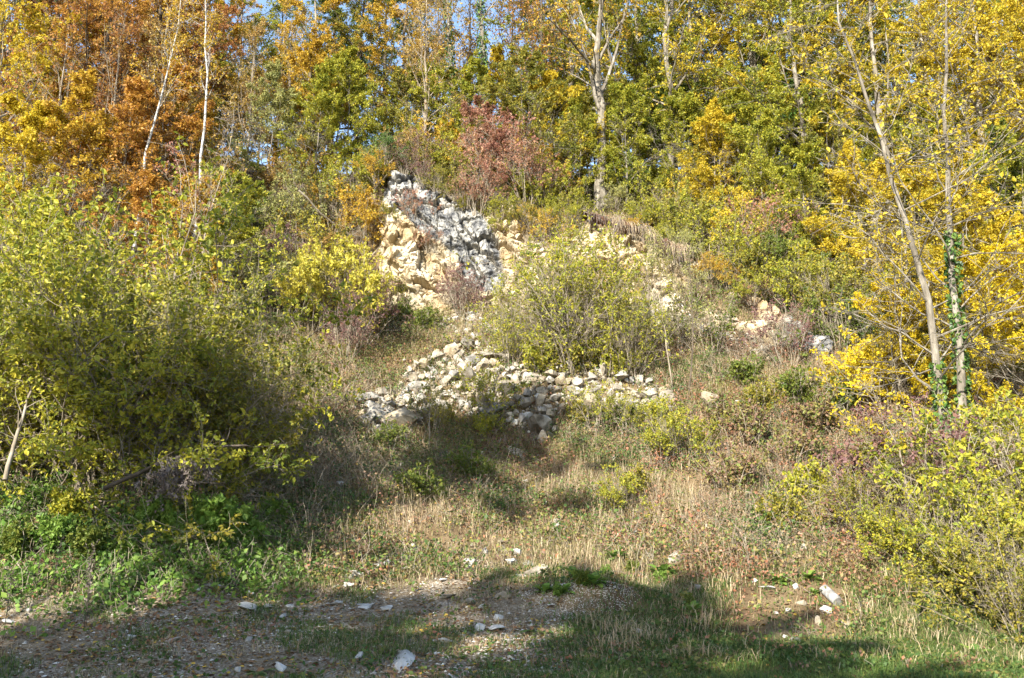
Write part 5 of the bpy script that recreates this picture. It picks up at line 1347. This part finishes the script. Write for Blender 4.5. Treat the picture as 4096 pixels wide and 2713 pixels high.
# ------------------------------------------------------------------ trees with a trunk of their own in the photo
def own_tree(kind, pts, D, label, cat, r0, barkm, leafm, ivy=None, group=None, **kw):
    """pts: photo points of the trunk from foot to top; D distance of foot (and of the top)"""
    D0, D1 = D if isinstance(D, tuple) else (D, D)
    W_ = [at_point(px, py, D0 + (D1 - D0) * i / (len(pts) - 1)) for i, (px, py) in enumerate(pts)]
    foot = W_[0].copy(); foot.z = hz(foot.x, foot.y)
    rel = [tuple(w - foot) for w in W_]; rel[0] = (0, 0, 0)
    L = sum((Vector(b) - Vector(a)).length for a, b in zip(rel, rel[1:]))
    gt, gc = tree_geo(kw.pop('seed'), L, r0, kw.pop('crown0') * L, kw.pop('spread'), trunk_pts=rel, **kw)
    r = empty(kind, foot)
    tag(r, label, cat, group)
    link('trunk', gt.mesh('trunk', BARK[barkm]), r)
    if gc.n: link('crown', gc.mesh('crown', LEAF[leafm]), r)
    if ivy:
        rng = np.random.default_rng(int(foot.x * 100) & 0xffff)
        rp = np.array(rel); s = np.concatenate([[0], np.cumsum(np.linalg.norm(np.diff(rp, axis=0), axis=1))]); s /= s[-1]
        M, i0, i1, th = ivy
        t = i0 + (i1 - i0) * rng.random(M) ** 0.9
        c = np.stack([np.interp(t, s, rp[:, q]) for q in range(3)], 1)
        a = rng.random(M) * 6.283
        o_ = np.stack([np.cos(a), np.sin(a), np.zeros(M)], 1)
        patch = smooth(0.36, 0.5, fbm(t * 14 + 3, a * 0.6, 9, 3))
        k = rng.random(M) < 0.2 + 0.8 * patch
        rr = r0 * (1 - 0.6 * t) + th * rng.random(M)
        pos = (c + o_ * rr[:, None])[k]
        g = Geo()
        leaves(g, pos, (o_ * 0.35 + np.array([0, 0, -0.8]))[k], 0.075, rng, None, 0.85, 0.3, folded=True)
        link('ivy', g.mesh('ivy', LEAF['ivy']), r)
    return r

own_tree('birch_tree', [(318, 440), (345, 325), (372, 225), (402, 115), (420, 0), (432, -120)], 26.5, 'white birch leaning to the right in the left wood', 'tree', 0.065, 'birch', 'gold',
         seed=301, crown0=0.5, spread=1.5, nl=16, ns=6, ntw=5, per=6, limb_r=0.24, leaf=0.07, ang=0.6, up=0.02, flat=0.2)
own_tree('birch_tree', [(457, 430), (470, 310), (479, 200), (475, 100), (474, 0), (476, -130)], 26.0, 'upright white birch right of the leaning birch', 'tree', 0.07, 'birch', 'gold',
         seed=302, crown0=0.52, spread=1.5, nl=16, ns=6, ntw=5, per=6, limb_r=0.24, leaf=0.07, ang=0.55, up=0.05, flat=0.2)
own_tree('beech_tree', [(1391, 492), (1390, 400), (1393, 300), (1386, 220), (1380, 120), (1384, 0), (1390, -250)], 33.2, 'tall grey front trunk with spreading dark boughs on the face edge', 'tree', 0.24, 'grey', 'gold',
         seed=303, crown0=0.26, spread=4.6, nl=17, ns=8, ntw=7, per=7, leaf=0.10, ang=0.8, up=0.04, limb_r=0.55)
own_tree('beech_tree', [(1546, 480), (1550, 380), (1552, 250), (1540, 120), (1552, 0), (1560, -250)], 34.5, 'second grey trunk with green and yellow crown right of the tall front trunk', 'tree', 0.17, 'grey', 'yellow',
         seed=304, crown0=0.22, spread=3.8, nl=18, ns=8, ntw=7, per=8, leaf=0.10, ang=0.8, up=0.05, limb_r=0.55)
own_tree('ash_tree', [(1063, 380), (1052, 270), (1042, 150), (1033, 0), (1030, -200)], 37, 'left of the two ivy-clad trunks against the sky', 'tree', 0.15, 'grey', 'gold', (2600, 0.12, 0.85, 0.13),
         seed=305, crown0=0.5, spread=3.2, nl=10, ns=6, ntw=5, per=3, leaf=0.09, ang=0.8, up=0.06)
own_tree('ash_tree', [(1122, 380), (1118, 250), (1115, 120), (1112, 0), (1120, -200)], 36.5, 'right of the two ivy-clad trunks against the sky, with a bare top', 'tree', 0.19, 'grey', 'gold', (2600, 0.2, 0.72, 0.10),
         seed=306, crown0=0.55, spread=3.2, nl=9, ns=6, ntw=5, per=2, leaf=0.09, ang=0.8, up=0.06)
own_tree('ash_tree', [(1735, 470), (1738, 380), (1738, 250), (1730, 120), (1735, -100)], 36, 'pale bare lower trunk behind the purple shrub', 'tree', 0.17, 'grey', 'yellow',
         seed=307, crown0=0.45, spread=3.4, nl=14, ns=7, ntw=6, per=7, leaf=0.10)
own_tree('sycamore_tree', [(2172, 880), (2160, 790), (2135, 650), (2098, 530), (2060, 400), (2028, 300), (1985, 170), (1945, 60), (1915, -120)], (17.2, 16.6), 'leaning grey sycamore, left of the two trunks on the right bank', 'tree', 0.095, 'grey', 'yellow', (600, 0.0, 0.2, 0.04),
         seed=308, crown0=0.12, spread=3.3, nl=30, ns=10, ntw=7, per=1, keep=0.7, leaf=0.08, ang=1.2, up=0.0, flat=0.75, folded=True, twig_r=0.0055, limb_r=0.30, wob=0.16, shape=lambda q: 1.0 - 0.6 * q)
own_tree('sycamore_tree', [(2222, 875), (2216, 780), (2206, 650), (2196, 500), (2188, 350), (2180, 240), (2186, 120), (2180, -20), (2184, -200)], (17.4, 17.2), 'upright grey sycamore with ivy foot, right of the two trunks on the right bank', 'tree', 0.095, 'grey', 'yellow', (1150, 0.0, 0.40, 0.05),
         seed=309, crown0=0.14, spread=3.4, nl=30, ns=10, ntw=7, per=1, leaf=0.08, ang=1.05, up=0.02, flat=0.75, folded=True, twig_r=0.0055, limb_r=0.30, wob=0.16, shape=lambda q: 1.0 - 0.6 * q)
own_tree('ash_sapling', [(452, 640), (478, 520), (503, 440), (525, 370), (538, 300), (542, 240)], 22.5, 'thin grey sapling with fine bare forks above the big bushes', 'tree', 0.045, 'twig', 'tan',
         seed=310, crown0=0.35, spread=1.7, nl=16, ns=7, ntw=5, per=1, leaf=0.06, ang=0.55, up=0.10, flat=0.1)
own_tree('ash_sapling', [(400, 700), (410, 590), (422, 480), (415, 400), (398, 330)], 22.5, 'forked pale sapling left of the thin grey sapling', 'tree', 0.035, 'twig', 'pink',
         seed=311, crown0=0.5, spread=1.1, nl=9, ns=5, ntw=4, per=3, leaf=0.06, ang=0.6, up=0.10, flat=0.1)
own_tree('willow_sapling', [(1556, 925), (1545, 830), (1530, 720), (1512, 640), (1498, 560)], 23.2, 'slender pale sapling leaning left at the right end of the heap', 'tree', 0.024, 'twig', 'pale',
         seed=312, crown0=0.45, spread=0.8, nl=10, ns=5, ntw=4, per=3, leaf=0.07, ang=0.5, up=0.12, flat=0.0, lw=0.35)
own_tree('willow_sapling', [(1592, 965), (1595, 880), (1602, 780), (1600, 690), (1590, 570)], 22.6, 'slender grey sapling with bare twigs right of the heap', 'tree', 0.024, 'dark', 'pale',
         seed=313, crown0=0.3, spread=0.9, nl=14, ns=5, ntw=4, per=2, leaf=0.06, ang=0.6, up=0.12, flat=0.0, lw=0.35)
own_tree('willow_sapling', [(992, 1050), (993, 960), (994, 880), (996, 800)], 21.0, 'straight thin sapling before the left of the heap', 'tree', 0.018, 'twig', 'olive',
         seed=314, crown0=0.35, spread=0.55, nl=9, ns=4, ntw=3, per=3, leaf=0.06, ang=0.6, up=0.1, flat=0.0)
own_tree('hazel_sapling', [(2105, 1100), (2080, 1040), (2050, 990), (2030, 930), (2010, 880)], 15.2, 'crooked pale sapling on the right bank', 'tree', 0.03, 'twig', 'yellow',
         seed=315, crown0=0.45, spread=1.1, nl=10, ns=5, ntw=4, per=3, leaf=0.075, ang=0.8, up=0.05, flat=0.5, folded=True)

# fork of the upright birch, loose sticks, log
def stick(name, pts, D, r, label, cat, barkm, seed=1, k=9):
    """a bare stick through photo points"""
    D0, D1 = D if isinstance(D, tuple) else (D, D)
    W_ = np.array([at_point(px, py, D0 + (D1 - D0) * i / (len(pts) - 1)) for i, (px, py) in enumerate(pts)])
    s = np.concatenate([[0], np.cumsum(np.linalg.norm(np.diff(W_, axis=0), axis=1))]); s /= s[-1]
    t = np.linspace(0, 1, k)
    P = np.stack([np.interp(t, s, W_[:, q]) for q in range(3)], 1)
    rng = np.random.default_rng(seed)
    P[1:-1] += rng.normal(0, r * 0.4, (k - 2, 3))
    g = Geo()
    tubes(g, P[None], (r * np.linspace(1, 0.45, k))[None], 8)
    P2, R2 = sprout(P[None], (r * np.linspace(1, 0.45, k))[None], 7, 0.35, 1.0, 0.7, 0.25, 5, rng, 0.03, 0.15, 0.5)
    tubes(g, P2, R2, 4)
    o = link(name, g.mesh(name, BARK[barkm], True))
    return tag(o, label, cat)
stick('fallen_branch', [(690, 440), (730, 480), (770, 520), (800, 543), (835, 548)], (27.5, 29.0), 0.035, 'pale curved bare branch leaning over the slope left of the face', 'branch', 'twig', 3)
stick('fallen_branch', [(12, 1110), (30, 1040), (45, 985), (58, 940), (72, 905)], (12.6, 13.3), 0.035, 'pale bare pole leaning in the bush at the left edge', 'branch', 'twig', 4)
stick('fallen_branch', [(240, 1130), (330, 1090), (420, 1050), (500, 1030), (570, 1030)], (13.0, 13.4), 0.035, 'long low bough arching out of the shade under the big bushes', 'branch', 'dark', 5)
stick('fallen_branch', [(1640, 555), (1680, 565), (1740, 578), (1790, 580)], (29.5, 29.5), 0.05, 'pale fallen trunk lying under the red shrub of the right slope', 'branch', 'twig', 6)
def log():
    a = on_ground(1905, 1372); b = on_ground(1938, 1402)
    d = (b - a); L = d.length
    rng = np.random.default_rng(3)
    r = 0.072
    K, Sd = 11, 18
    t = np.linspace(0, 1, K)
    g = Geo()
    ang = np.arange(Sd) / Sd * 2 * math.pi
    T_ = np.array(d.normalized()); s1_ = norm(np.cross(T_, [0, 0, 1.])); s2_ = np.cross(s1_, T_)
    C_ = np.array(a)[None] + t[:, None] * np.array(d)[None] + np.array([0, 0, r * 0.75])
    rad = r * (1 + 0.10 * (fbm(t[:, None] * 5 + 0 * ang, ang[None] * 0.8 + 0 * t[:, None], 3) - 0.5) + 0.06 * np.cos(ang * 3)[None])
    V = C_[:, None] + rad[..., None] * (np.cos(ang)[None, :, None] * s1_ + np.sin(ang)[None, :, None] * s2_)
    idx = np.arange(K * Sd).reshape(K, Sd); nx2 = np.roll(idx, -1, 1)
    g.add(V.reshape(-1, 3), np.stack([idx[:-1], nx2[:-1], nx2[1:], idx[1:]], -1).reshape(-1, 4))
    for e in (0, K - 1):
        ring = V[e]; cen = C_[e:e + 1]
        g.add(np.concatenate([ring, cen]), np.stack([np.arange(Sd), (np.arange(Sd) + 1) % Sd, np.full(Sd, Sd)], -1))
    o = link('log', g.mesh('log', BARK['log']))
    tag(o, 'short grey weathered log lying on the earth scar at right', 'log')
log()

# turf and roots hanging over the edge of the face
def turf():
    r = empty('turf_overhang', at_point(1440, 545, 30.2))
    tag(r, 'overhanging lip of brown soil with roots and dry grass above the face', 'turf')
    o0 = np.array(r.location)
    tab = [(1340, 508, 30.7), (1380, 518, 30.5), (1430, 532, 30.3), (1480, 548, 30.0), (1510, 572, 29.6), (1560, 590, 29.1), (1590, 596, 28.9)]
    s = np.linspace(0, 1, 70)
    ctr = pt3(*[np.interp(s, np.linspace(0, 1, len(tab)), [q[i] for q in tab]) for i in range(3)])
    ctr[:, 1] -= 0.48
    K = 16
    a = np.arange(K) / K * 6.283
    ry = 0.36 + 0.5 * (fbm(s * 9, s * 0, 5) - 0.5); rz = 0.12 + 0.36 * (fbm(s * 11, s * 0 + 3, 6) - 0.5)
    rz *= smooth(0, 0.06, s) * smooth(1, 0.94, s) + 0.05
    nn = fbm(s[:, None] * 26 + 0 * a, a[None] * 2 + 0 * s[:, None], 7, 4)
    V = np.stack([ctr[:, None, 0] + 0 * a[None], ctr[:, None, 1] + np.cos(a)[None] * ry[:, None] * (0.6 + 0.8 * nn), ctr[:, None, 2] + np.sin(a)[None] * rz[:, None] * (0.5 + nn)], -1) - o0
    idx = np.arange(70 * K).reshape(70, K); nx2 = np.roll(idx, -1, 1)
    g = Geo()
    g.add(V.reshape(-1, 3), np.stack([idx[:-1], nx2[:-1], nx2[1:], idx[1:]], -1).reshape(-1, 4))
    link('soil', g.mesh('soil', bark_mat('root soil', [(0.3, (0.03, 0.016, 0.010)), (0.5, (0.085, 0.045, 0.028)), (0.7, (0.16, 0.09, 0.055))], 9.0, 1.0)), r)
    rng = np.random.default_rng(8)
    for nm, N, ln, mt, wd in (('hanging_grass', 520, 0.6, LEAF['dry'], 0.012), ('roots', 260, 0.7, LEAF['dead'], 0.016)):
        u = rng.random(N)
        if nm == 'hanging_grass':
            u = np.clip(rng.choice([0.30, 0.42, 0.55, 0.60, 0.78, 0.84, 0.90], N) + rng.normal(0, 0.035, N), 0, 1)
        c = np.stack([np.interp(u, s, ctr[:, q]) for q in range(3)], 1) - o0
        c += rng.normal(0, 1, (N, 3)) * np.array([0.05, 0.16, 0.05]) + np.array([0, -0.28, 0.06])
        d = norm(np.array([0, -0.75, 0.35]) + rng.normal(0, 0.35, (N, 3)))
        P = np.zeros((N, 5, 3)); P[:, 0] = c; L = ln * (0.15 + 1.1 * rng.random(N) ** 1.6)
        for j in range(1, 5):
            d = norm(d + np.array([0, 0.1, -0.75]) + rng.normal(0, 0.12, (N, 3)))
            P[:, j] = P[:, j - 1] + d * (L / 4)[:, None]
        g = Geo()
        tubes(g, P, np.full((N, 5), wd * 0.5) * np.linspace(1, 0.4, 5), 3)
        g.t = [np.repeat(np.clip(0.55 + 0.4 * rng.random(N), 0, 1), 15)]
        link(nm, g.mesh(nm, mt), r)
turf()

# ------------------------------------------------------------------ weeds that stand out
def rosette(seed, n, L, wide, rise):
    rng = np.random.default_rng(seed)
    g = Geo()
    for q in range(n):
        a = q * 2.4 + rng.normal(0, 0.2); el = rise * (0.5 + 0.9 * rng.random())
        ln = L * (0.6 + 0.5 * rng.random())
        d = np.array([math.cos(a) * math.cos(el), math.sin(a) * math.cos(el), math.sin(el)])
        K = 7
        P = np.zeros((K, 3))
        for j in range(1, K):
            d = norm(d + np.array([0, 0, -0.16]))
            P[j] = P[j - 1] + d * ln / (K - 1)
        sd = norm(np.cross(d, [0, 0, 1.]))
        w = wide * ln * np.array([0.06, 0.08, 0.55, 0.95, 1.0, 0.7, 0.02])
        up = np.array([0, 0, 1.])
        V = np.stack([P - sd * w[:, None] * 0.5 + up * w[:, None] * 0.14, P, P + sd * w[:, None] * 0.5 + up * w[:, None] * 0.14], 1)
        I_ = np.arange(K * 3).reshape(K, 3)
        f = np.concatenate([np.stack([I_[:-1, c], I_[:-1, c + 1], I_[1:, c + 1], I_[1:, c]], -1) for c in (0, 1)])
        g.add(V.reshape(-1, 3), f, rng.random() * 0.9)
    return g
for q in range(3):
    PROTO['dock%d' % q] = [('leaf_rosette', rosette(400 + q, 19 + q * 4, 0.26, 0.5, 0.85).mesh('leaf_rosette', LEAF['fresh']))]
for q in range(2):
    PROTO['herb%d' % q] = [('leaf_rosette', rosette(410 + q, 22, 0.2, 0.28, 0.5).mesh('leaf_rosette', LEAF['turf']))]
def weed(keys, kind, px, row, sc, lm, label, group=None):
    p = on_ground(px, row)
    r = empty(kind, (p.x, p.y, p.z - 0.01), random.random() * 6.28, sc)
    tag(r, label, 'weed', group)
    for nm, me in PROTO[random.choice(keys)]:
        o = link(nm, me, r); set_mat(o, LEAF[lm])
DOCK = ['dock0', 'dock1', 'dock2']; HERB = ['herb0', 'herb1']
for px, row, sc, lm, lab in [
    (1335, 1345, 1.35, 'fresh', 'big-leaved dark green weed right of the ochre boulder'),
    (1372, 1352, 0.95, 'fresh', 'light green big-leaved weed beside the gravel mound'),
    (1422, 1292, 1.0, 'fresh', 'upright light green weed in dry grass above the gravel mound'),
    (1528, 1330, 1.1, 'fresh', 'light green big-leaved weed left of the rough grey block'),
    (1302, 1372, 0.8, 'fresh', 'low green weed in front of the big-leaved one'),
    (1258, 1372, 0.8, 'fresh', 'low leafy weed next to the brown weathered block'),
    (1602, 1420, 0.95, 'fresh', 'light green leafy weed in the shaded grass left of the scar'),
    (1802, 1348, 0.85, 'fresh', 'bright yellow-green weed at the top of the earth scar'),
    (1870, 1340, 0.85, 'fresh', 'bright green weed above the log'),
    (1882, 1376, 0.6, 'fresh', 'small green weed left of the log'),
    (2255, 1520, 0.9, 'fresh', 'light green leafy weed at the lower right'),
    (2000, 1190, 0.9, 'lime', 'large pale leaved weed on the right bank'),
    (345, 1215, 1.0, 'fresh', 'tall light green weed below the withered hanging spray'),
    (250, 1240, 0.8, 'fresh', 'light green weed on the left bank'),
    (150, 1255, 0.8, 'fresh', 'green weed low on the left bank'),
]:
    weed(DOCK, 'broadleaf_weed', px, row, sc, lm, lab, 'broad-leaved weeds')
for px, row, sc, lm, lab in [
    (1110, 1505, 1.2, 'turf', 'dark weed tuft in the gravel near the front'),
    (875, 1480, 1.0, 'turf', 'dark green weed patch left of the middle of the lot'),
    (965, 1470, 0.8, 'turf', 'narrow-leaved tuft in the middle of the lot'),
    (1240, 1465, 1.3, 'turf', 'tall narrow-leaved tuft at the grass edge'),
    (1320, 1520, 1.0, 'turf', 'dark tuft on the grass edge near the front'),
    (1062, 1520, 0.7, 'turf', 'small tuft right of the big white boulder'),
    (600, 1555, 1.0, 'turf', 'dark tuft at the front edge left of the big white boulder'),
    (380, 1400, 0.9, 'turf', 'green tuft on the shade edge at left'),
    (470, 1440, 0.9, 'turf', 'green tuft on the shaded gravel left'),
]:
    weed(HERB, 'weed_tuft', px, row, sc, lm, lab, 'weed tufts of the lot')
# nettles along the foot of the big bushes
for q, sd in enumerate((421, 422)):
    proto('nettle%d' % q, shrub_geo(sd, 0.75, 0.6, 26, 6, 3, 6, 0.07, 0.35, stem_r=0.004, sec=0.16, tw=0.5, t0=0.2, stem_min=0.003, upn=0.9), SF, (LEAF['fresh'], LEAF['fresh']))
for px, row, sc, lm, lab in [
    (480, 1265, 1.15, 'fresh', 'dense green nettles below the right of the big bushes'),
    (545, 1270, 1.0, 'fresh', 'green nettles right of the dense ones'),
    (420, 1270, 0.8, 'fresh', 'green nettles left of the dense ones'),
    (620, 1225, 0.85, 'fresh', 'green nettles at the edge of the dry grass'),
    (350, 1240, 0.85, 'fresh', 'tall green nettles under the middle of the big bushes'),
    (120, 1270, 0.75, 'fresh', 'green nettles on the left bank'),
    (205, 1290, 0.7, 'green', 'dull green nettles low on the left bank'),
    (40, 1290, 0.7, 'green', 'dull green nettles at the left edge'),
    (1290, 1375, 0.28, 'fresh', 'low green leafy patch left of the gravel mound'),
    (1345, 1350, 0.34, 'green', 'dark green leafy patch behind the gravel mound'),
    (1400, 1335, 0.31, 'fresh', 'bright green leafy patch behind the right of the gravel mound'),
    (1460, 1320, 0.31, 'green', 'dark green leafy patch right of the gravel mound'),
    (1530, 1345, 0.31, 'fresh', 'bright green leafy patch left of the earth scar'),
    (1590, 1400, 0.28, 'green', 'dark green leafy patch in the shaded grass left of the earth scar'),
    (290, 1300, 0.55, 'fresh', 'low green nettles at the foot of the left bank'),
    (160, 1210, 0.8, 'lime', 'yellow-green nettles high on the left bank'),
]:
    put(['nettle0', 'nettle1'], 'nettle_patch', px, None, sc, lab, 'nettles', lm, None, 'leafy patches', row)
# dry flower stalks standing on the lot, lower left
def stalk_geo(seed):
    rng = np.random.default_rng(seed)
    g = Geo()
    P = path(np.zeros((1, 3)), np.array([[0.02, 0, 1.]]), np.array([0.95]), 8, rng, 0.0, 0.03)
    R = 0.006 * np.linspace(1, 0.4, 8)[None]
    tubes(g, P, R, 5)
    P2, R2 = sprout(P, R, 12, 0.45, 1.0, 0.4, 0.14, 4, rng, 0.06, 0.08, 0.6)
    tubes(g, P2, R2, 3, rmin=0.002)
    leaf_on(g, P2, 6, 0.03, rng, 0.3, wide=0.5, mat=1)
    leaf_on(g, P, 8, 0.05, rng, 0.2, wide=0.35, mat=1)
    return g
for q in range(2):
    proto('stalk%d' % q, (stalk_geo(430 + q),), ('stem',), ([BARK['dark'], LEAF['dead']],))
for px, row, sc, lab in [
    (192, 1460, 1.1, 'tall dry flower stalk at the lower left of the lot'),
    (200, 1448, 0.85, 'shorter dry stalk beside the tall one at lower left'),
    (115, 1375, 0.8, 'dry stalk on the sunny edge, lower left'),
    (80, 1370, 0.75, 'dry stalk left of the one on the sunny edge'),
    (5, 1480, 0.9, 'dry stalk at the left edge of the photo'),
    (1032, 1475, 0.5, 'small dark stalk standing in the middle of the lot'),
    (1090, 1375, 0.7, 'grey-green stalk between the flat slabs and the brown block'),
    (1990, 1480, 0.6, 'reddish dry stalk in grass at the lower right'),
]:
    put(['stalk0', 'stalk1'], 'dry_stalk', px, None, sc, lab, 'stalk', None, None, 'dry stalks', row)
# withered spray hanging below the big bushes
def withered():
    p = at_point(405, 1080, 13.0)
    r = empty('withered_spray', p)
    tag(r, 'withered grey-brown leafy spray hanging under the big bushes', 'withered branch')
    rng = np.random.default_rng(12)
    N = 10
    st = rng.normal(0, 0.12, (N, 3)) * np.array([1.2, 0.6, 0.2]) + np.array([0, 0, 0.15])
    P = path(st, np.tile(np.array([[0.0, -0.1, -1.0]]), (N, 1)) + rng.normal(0, 0.3, (N, 3)), 0.6 * (0.6 + 0.5 * rng.random(N)), 7, rng, -0.10, 0.3)
    R = 0.006 * np.linspace(1, 0.4, 7)[None] * np.ones((N, 1))
    P2, R2 = sprout(P, R, 7, 0.2, 1.0, 0.6, 0.3, 4, rng, -0.1, 0.12, 0.6)
    g = Geo(); tubes(g, P, R, 4); tubes(g, P2, R2, 3, rmin=0.002)
    link('stems', g.mesh('stems', BARK['twig']), r)
    g = Geo(); leaf_on(g, P2, 12, 0.05, rng, 0.05, wide=0.55, upn=0.2, droop=0.5, folded=True, spread=0.03)
    link('foliage', g.mesh('foliage', LEAF['dead']), r)
withered()

# ------------------------------------------------------------------ trees behind the camera: they throw the shade over the lot
def shade_tree(px, row, y0, key, label, grow=1.0, off=0.0):
    t = on_ground(px, row)
    run = (t.y - y0) / math.cos(SUN_AZ)
    x0 = t.x - run * math.sin(SUN_AZ) + off
    top = t.z + run * math.tan(SUN_EL)
    h0 = {'b': 14.2, 's': 13.4, 'n': 13.0}[key[0]]
    plant(key, 'beech_tree', (x0, y0, hz(x0, y0)), label, 'tree', 'gold', 'grey', random.random() * 6.28, top / h0 * grow, 'trees behind the camera')
for i, (px, row, y0, key) in enumerate([
    (-250, 1500, -9, 'broad0'), (60, 1500, -6, 'broad1'), (330, 1425, -8, 'broad2'), (560, 1390, -10, 'broad0'), (800, 1385, -7, 'broad1'), (1010, 1370, -9, 'broad2'),
    (1230, 1340, -11, 'broad0'), (1420, 1320, -8, 'broad1'), (1600, 1345, -10, 'broad2'), (1790, 1420, -8, 'broad0'), (1960, 1480, -10, 'broad1'), (2180, 1545, -8, 'broad2'), (2500, 1600, -10, 'broad0')]):
    shade_tree(px, row, y0, key, 'beech standing behind the viewer and shading the lot')

def shade_at(px, row, D, y0, key, label):
    t = at_point(px, row, D)
    run = (t.y - y0) / math.cos(SUN_AZ)
    x0 = t.x - run * math.sin(SUN_AZ)
    top = t.z + run * math.tan(SUN_EL)
    plant(key, 'beech_tree', (x0, y0, hz(x0, y0)), label, 'tree', 'gold', 'grey', 1.0, (top - hz(x0, y0)) / {'b': 14.2, 's': 13.4, 'n': 13.0}[key[0]], 'trees left of the camera')
shade_at(690, 960, 16.5, -1.0, 'narrow0', 'beech left of the viewer that shades the right of the big bushes')
shade_at(1225, 880, 23.4, 0.0, 'narrow0', 'tall beech left of the viewer that shades the middle of the heap')

# plants rooted in the ledges of the face
for px, row, D, keys, kind, lm, sc, lab in [
    (888, 378, 30.9, BUSH, 'ivy_bush', 'ivy', 0.5, 'dark ivy bush hanging on the left top of the rock'),
    (868, 420, 30.9, BUSH, 'hazel_shrub', 'gold', 0.5, 'golden shrub against the left edge of the rock'),
    (935, 400, 31.0, THIN, 'spindle_shrub', 'purple', 0.5, 'wine red shrub rooted in the top of the grey rock'),
    (955, 520, 30.3, THIN, 'spindle_shrub', 'pink', 0.55, 'pinkish shrub rooted under the grey slab'),
    (990, 580, 29.8, THIN, 'spindle_shrub', 'pink', 0.4, 'small reddish shrub in the middle of the cream face'),
    (900, 520, 30.2, BUSH, 'hazel_shrub', 'olive', 0.35, 'small olive shrub on the left ledge of the face'),
    (1085, 500, 30.6, BUSH, 'hazel_shrub', 'olive', 0.4, 'small olive shrub on the lip of the grey slab'),
    (1150, 545, 30.3, BUSH, 'hazel_shrub', 'lime', 0.35, 'small lime shrub at the right of the grey slab'),
    (1225, 560, 30.2, THIN, 'hazel_shrub', 'gold', 0.55, 'thin golden shrub in the ochre part of the face'),
    (1290, 590, 29.9, THIN, 'hazel_shrub', 'gold', 0.7, 'thin golden shrub before the ochre part of the face'),
    (1345, 580, 29.9, BUSH, 'hazel_shrub', 'lime', 0.4, 'small lime shrub before the ochre part of the face'),
    (1400, 620, 29.6, THIN, 'hazel_shrub', 'gold', 0.5, 'thin golden shrub under the turf overhang'),
    (1245, 650, 29.5, BUSH, 'hazel_shrub', 'pale', 0.35, 'small pale shrub at the foot of the ochre part of the face'),
    (1545, 640, 28.6, THIN, 'willow_shrub', 'pale', 0.6, 'thin pale willow under the right of the turf overhang'),
    (1640, 640, 28.2, BUSH, 'hazel_shrub', 'gold', 0.35, 'small golden shrub over the dark hollow'),
    (1600, 700, 27.6, THIN, 'willow_shrub', 'pale', 0.55, 'thin pale willow below the dark hollow'),
    (1500, 690, 28.4, THIN, 'willow_shrub', 'olive', 0.6, 'thin olive willow right of the thicket'),
    (915, 690, 29.4, BUSH, 'hazel_shrub', 'olive', 0.35, 'small olive shrub at the left foot of the cream face'),
    (1060, 700, 29.2, THIN, 'spindle_shrub', 'purple', 0.5, 'small purple shrub at the foot of the cream face'),
]:
    plant(random.choice(keys), kind, at_point(px, row, D), lab, 'shrub', lm, None, None, sc, 'plants of the rock face')

for px, row, D, keys, kind, lm, sc, lab in [
    (1150, 470, 30.9, UNDER, 'spindle_shrub', 'pink', 0.5, 'upright pink-red shrub at the lip of the face'),
    (1215, 470, 30.9, THIN, 'spindle_shrub', 'pink', 1.0, 'spreading pink-red shrub at the lip right of the upright one'),
    (1010, 442, 30.6, BUSH, 'hazel_shrub', 'olive', 0.42, 'olive shrub overhanging the top of the grey slab'),
    (1055, 462, 30.5, BUSH, 'hazel_shrub', 'olive', 0.45, 'olive shrub overhanging the middle of the grey slab'),
    (1105, 492, 30.4, THIN, 'spindle_shrub', 'pink', 0.75, 'pink-red shrub drooping over the grey slab'),
    (1075, 480, 30.4, THIN, 'spindle_shrub', 'pink', 0.55, 'small pink-red shrub left of the drooping one'),
    (1155, 505, 30.3, BUSH, 'hazel_shrub', 'lime', 0.45, 'yellow-green shrub overhanging the lower end of the grey slab'),
    (1205, 522, 30.2, BUSH, 'hazel_shrub', 'olive', 0.42, 'olive shrub overhanging the brown part of the face'),
    (1255, 530, 30.2, BUSH, 'hazel_shrub', 'lime', 0.45, 'yellow-green shrub overhanging the brown part of the face'),
    (975, 425, 30.7, THIN, 'spindle_shrub', 'purple', 0.45, 'wine red twigs on the top edge of the grey slab'),
    (1310, 530, 30.0, BUSH, 'hazel_shrub', 'lime', 0.42, 'yellow-green shrub at the left end of the turf overhang'),
    (1530, 575, 29.2, BUSH, 'hazel_shrub', 'lime', 0.42, 'yellow-green shrub on the right part of the turf overhang'),
    (1580, 598, 28.7, BUSH, 'hazel_shrub', 'pale', 0.42, 'pale shrub at the right end of the turf overhang'),
    (1470, 540, 29.7, BUSH, 'hazel_shrub', 'gold', 0.3, 'small golden shrub in the middle of the turf overhang'),
    (1690, 668, 27.9, BUSH, 'hazel_shrub', 'gold', 0.42, 'golden shrub overhanging the dark hollow'),
    (1740, 700, 27.2, BUSH, 'hazel_shrub', 'lime', 0.45, 'lime shrub overhanging the right of the dark hollow'),
]:
    plant(random.choice(keys), kind, at_point(px, row, D), lab, 'shrub', lm, None, None, sc, 'plants of the rock face')
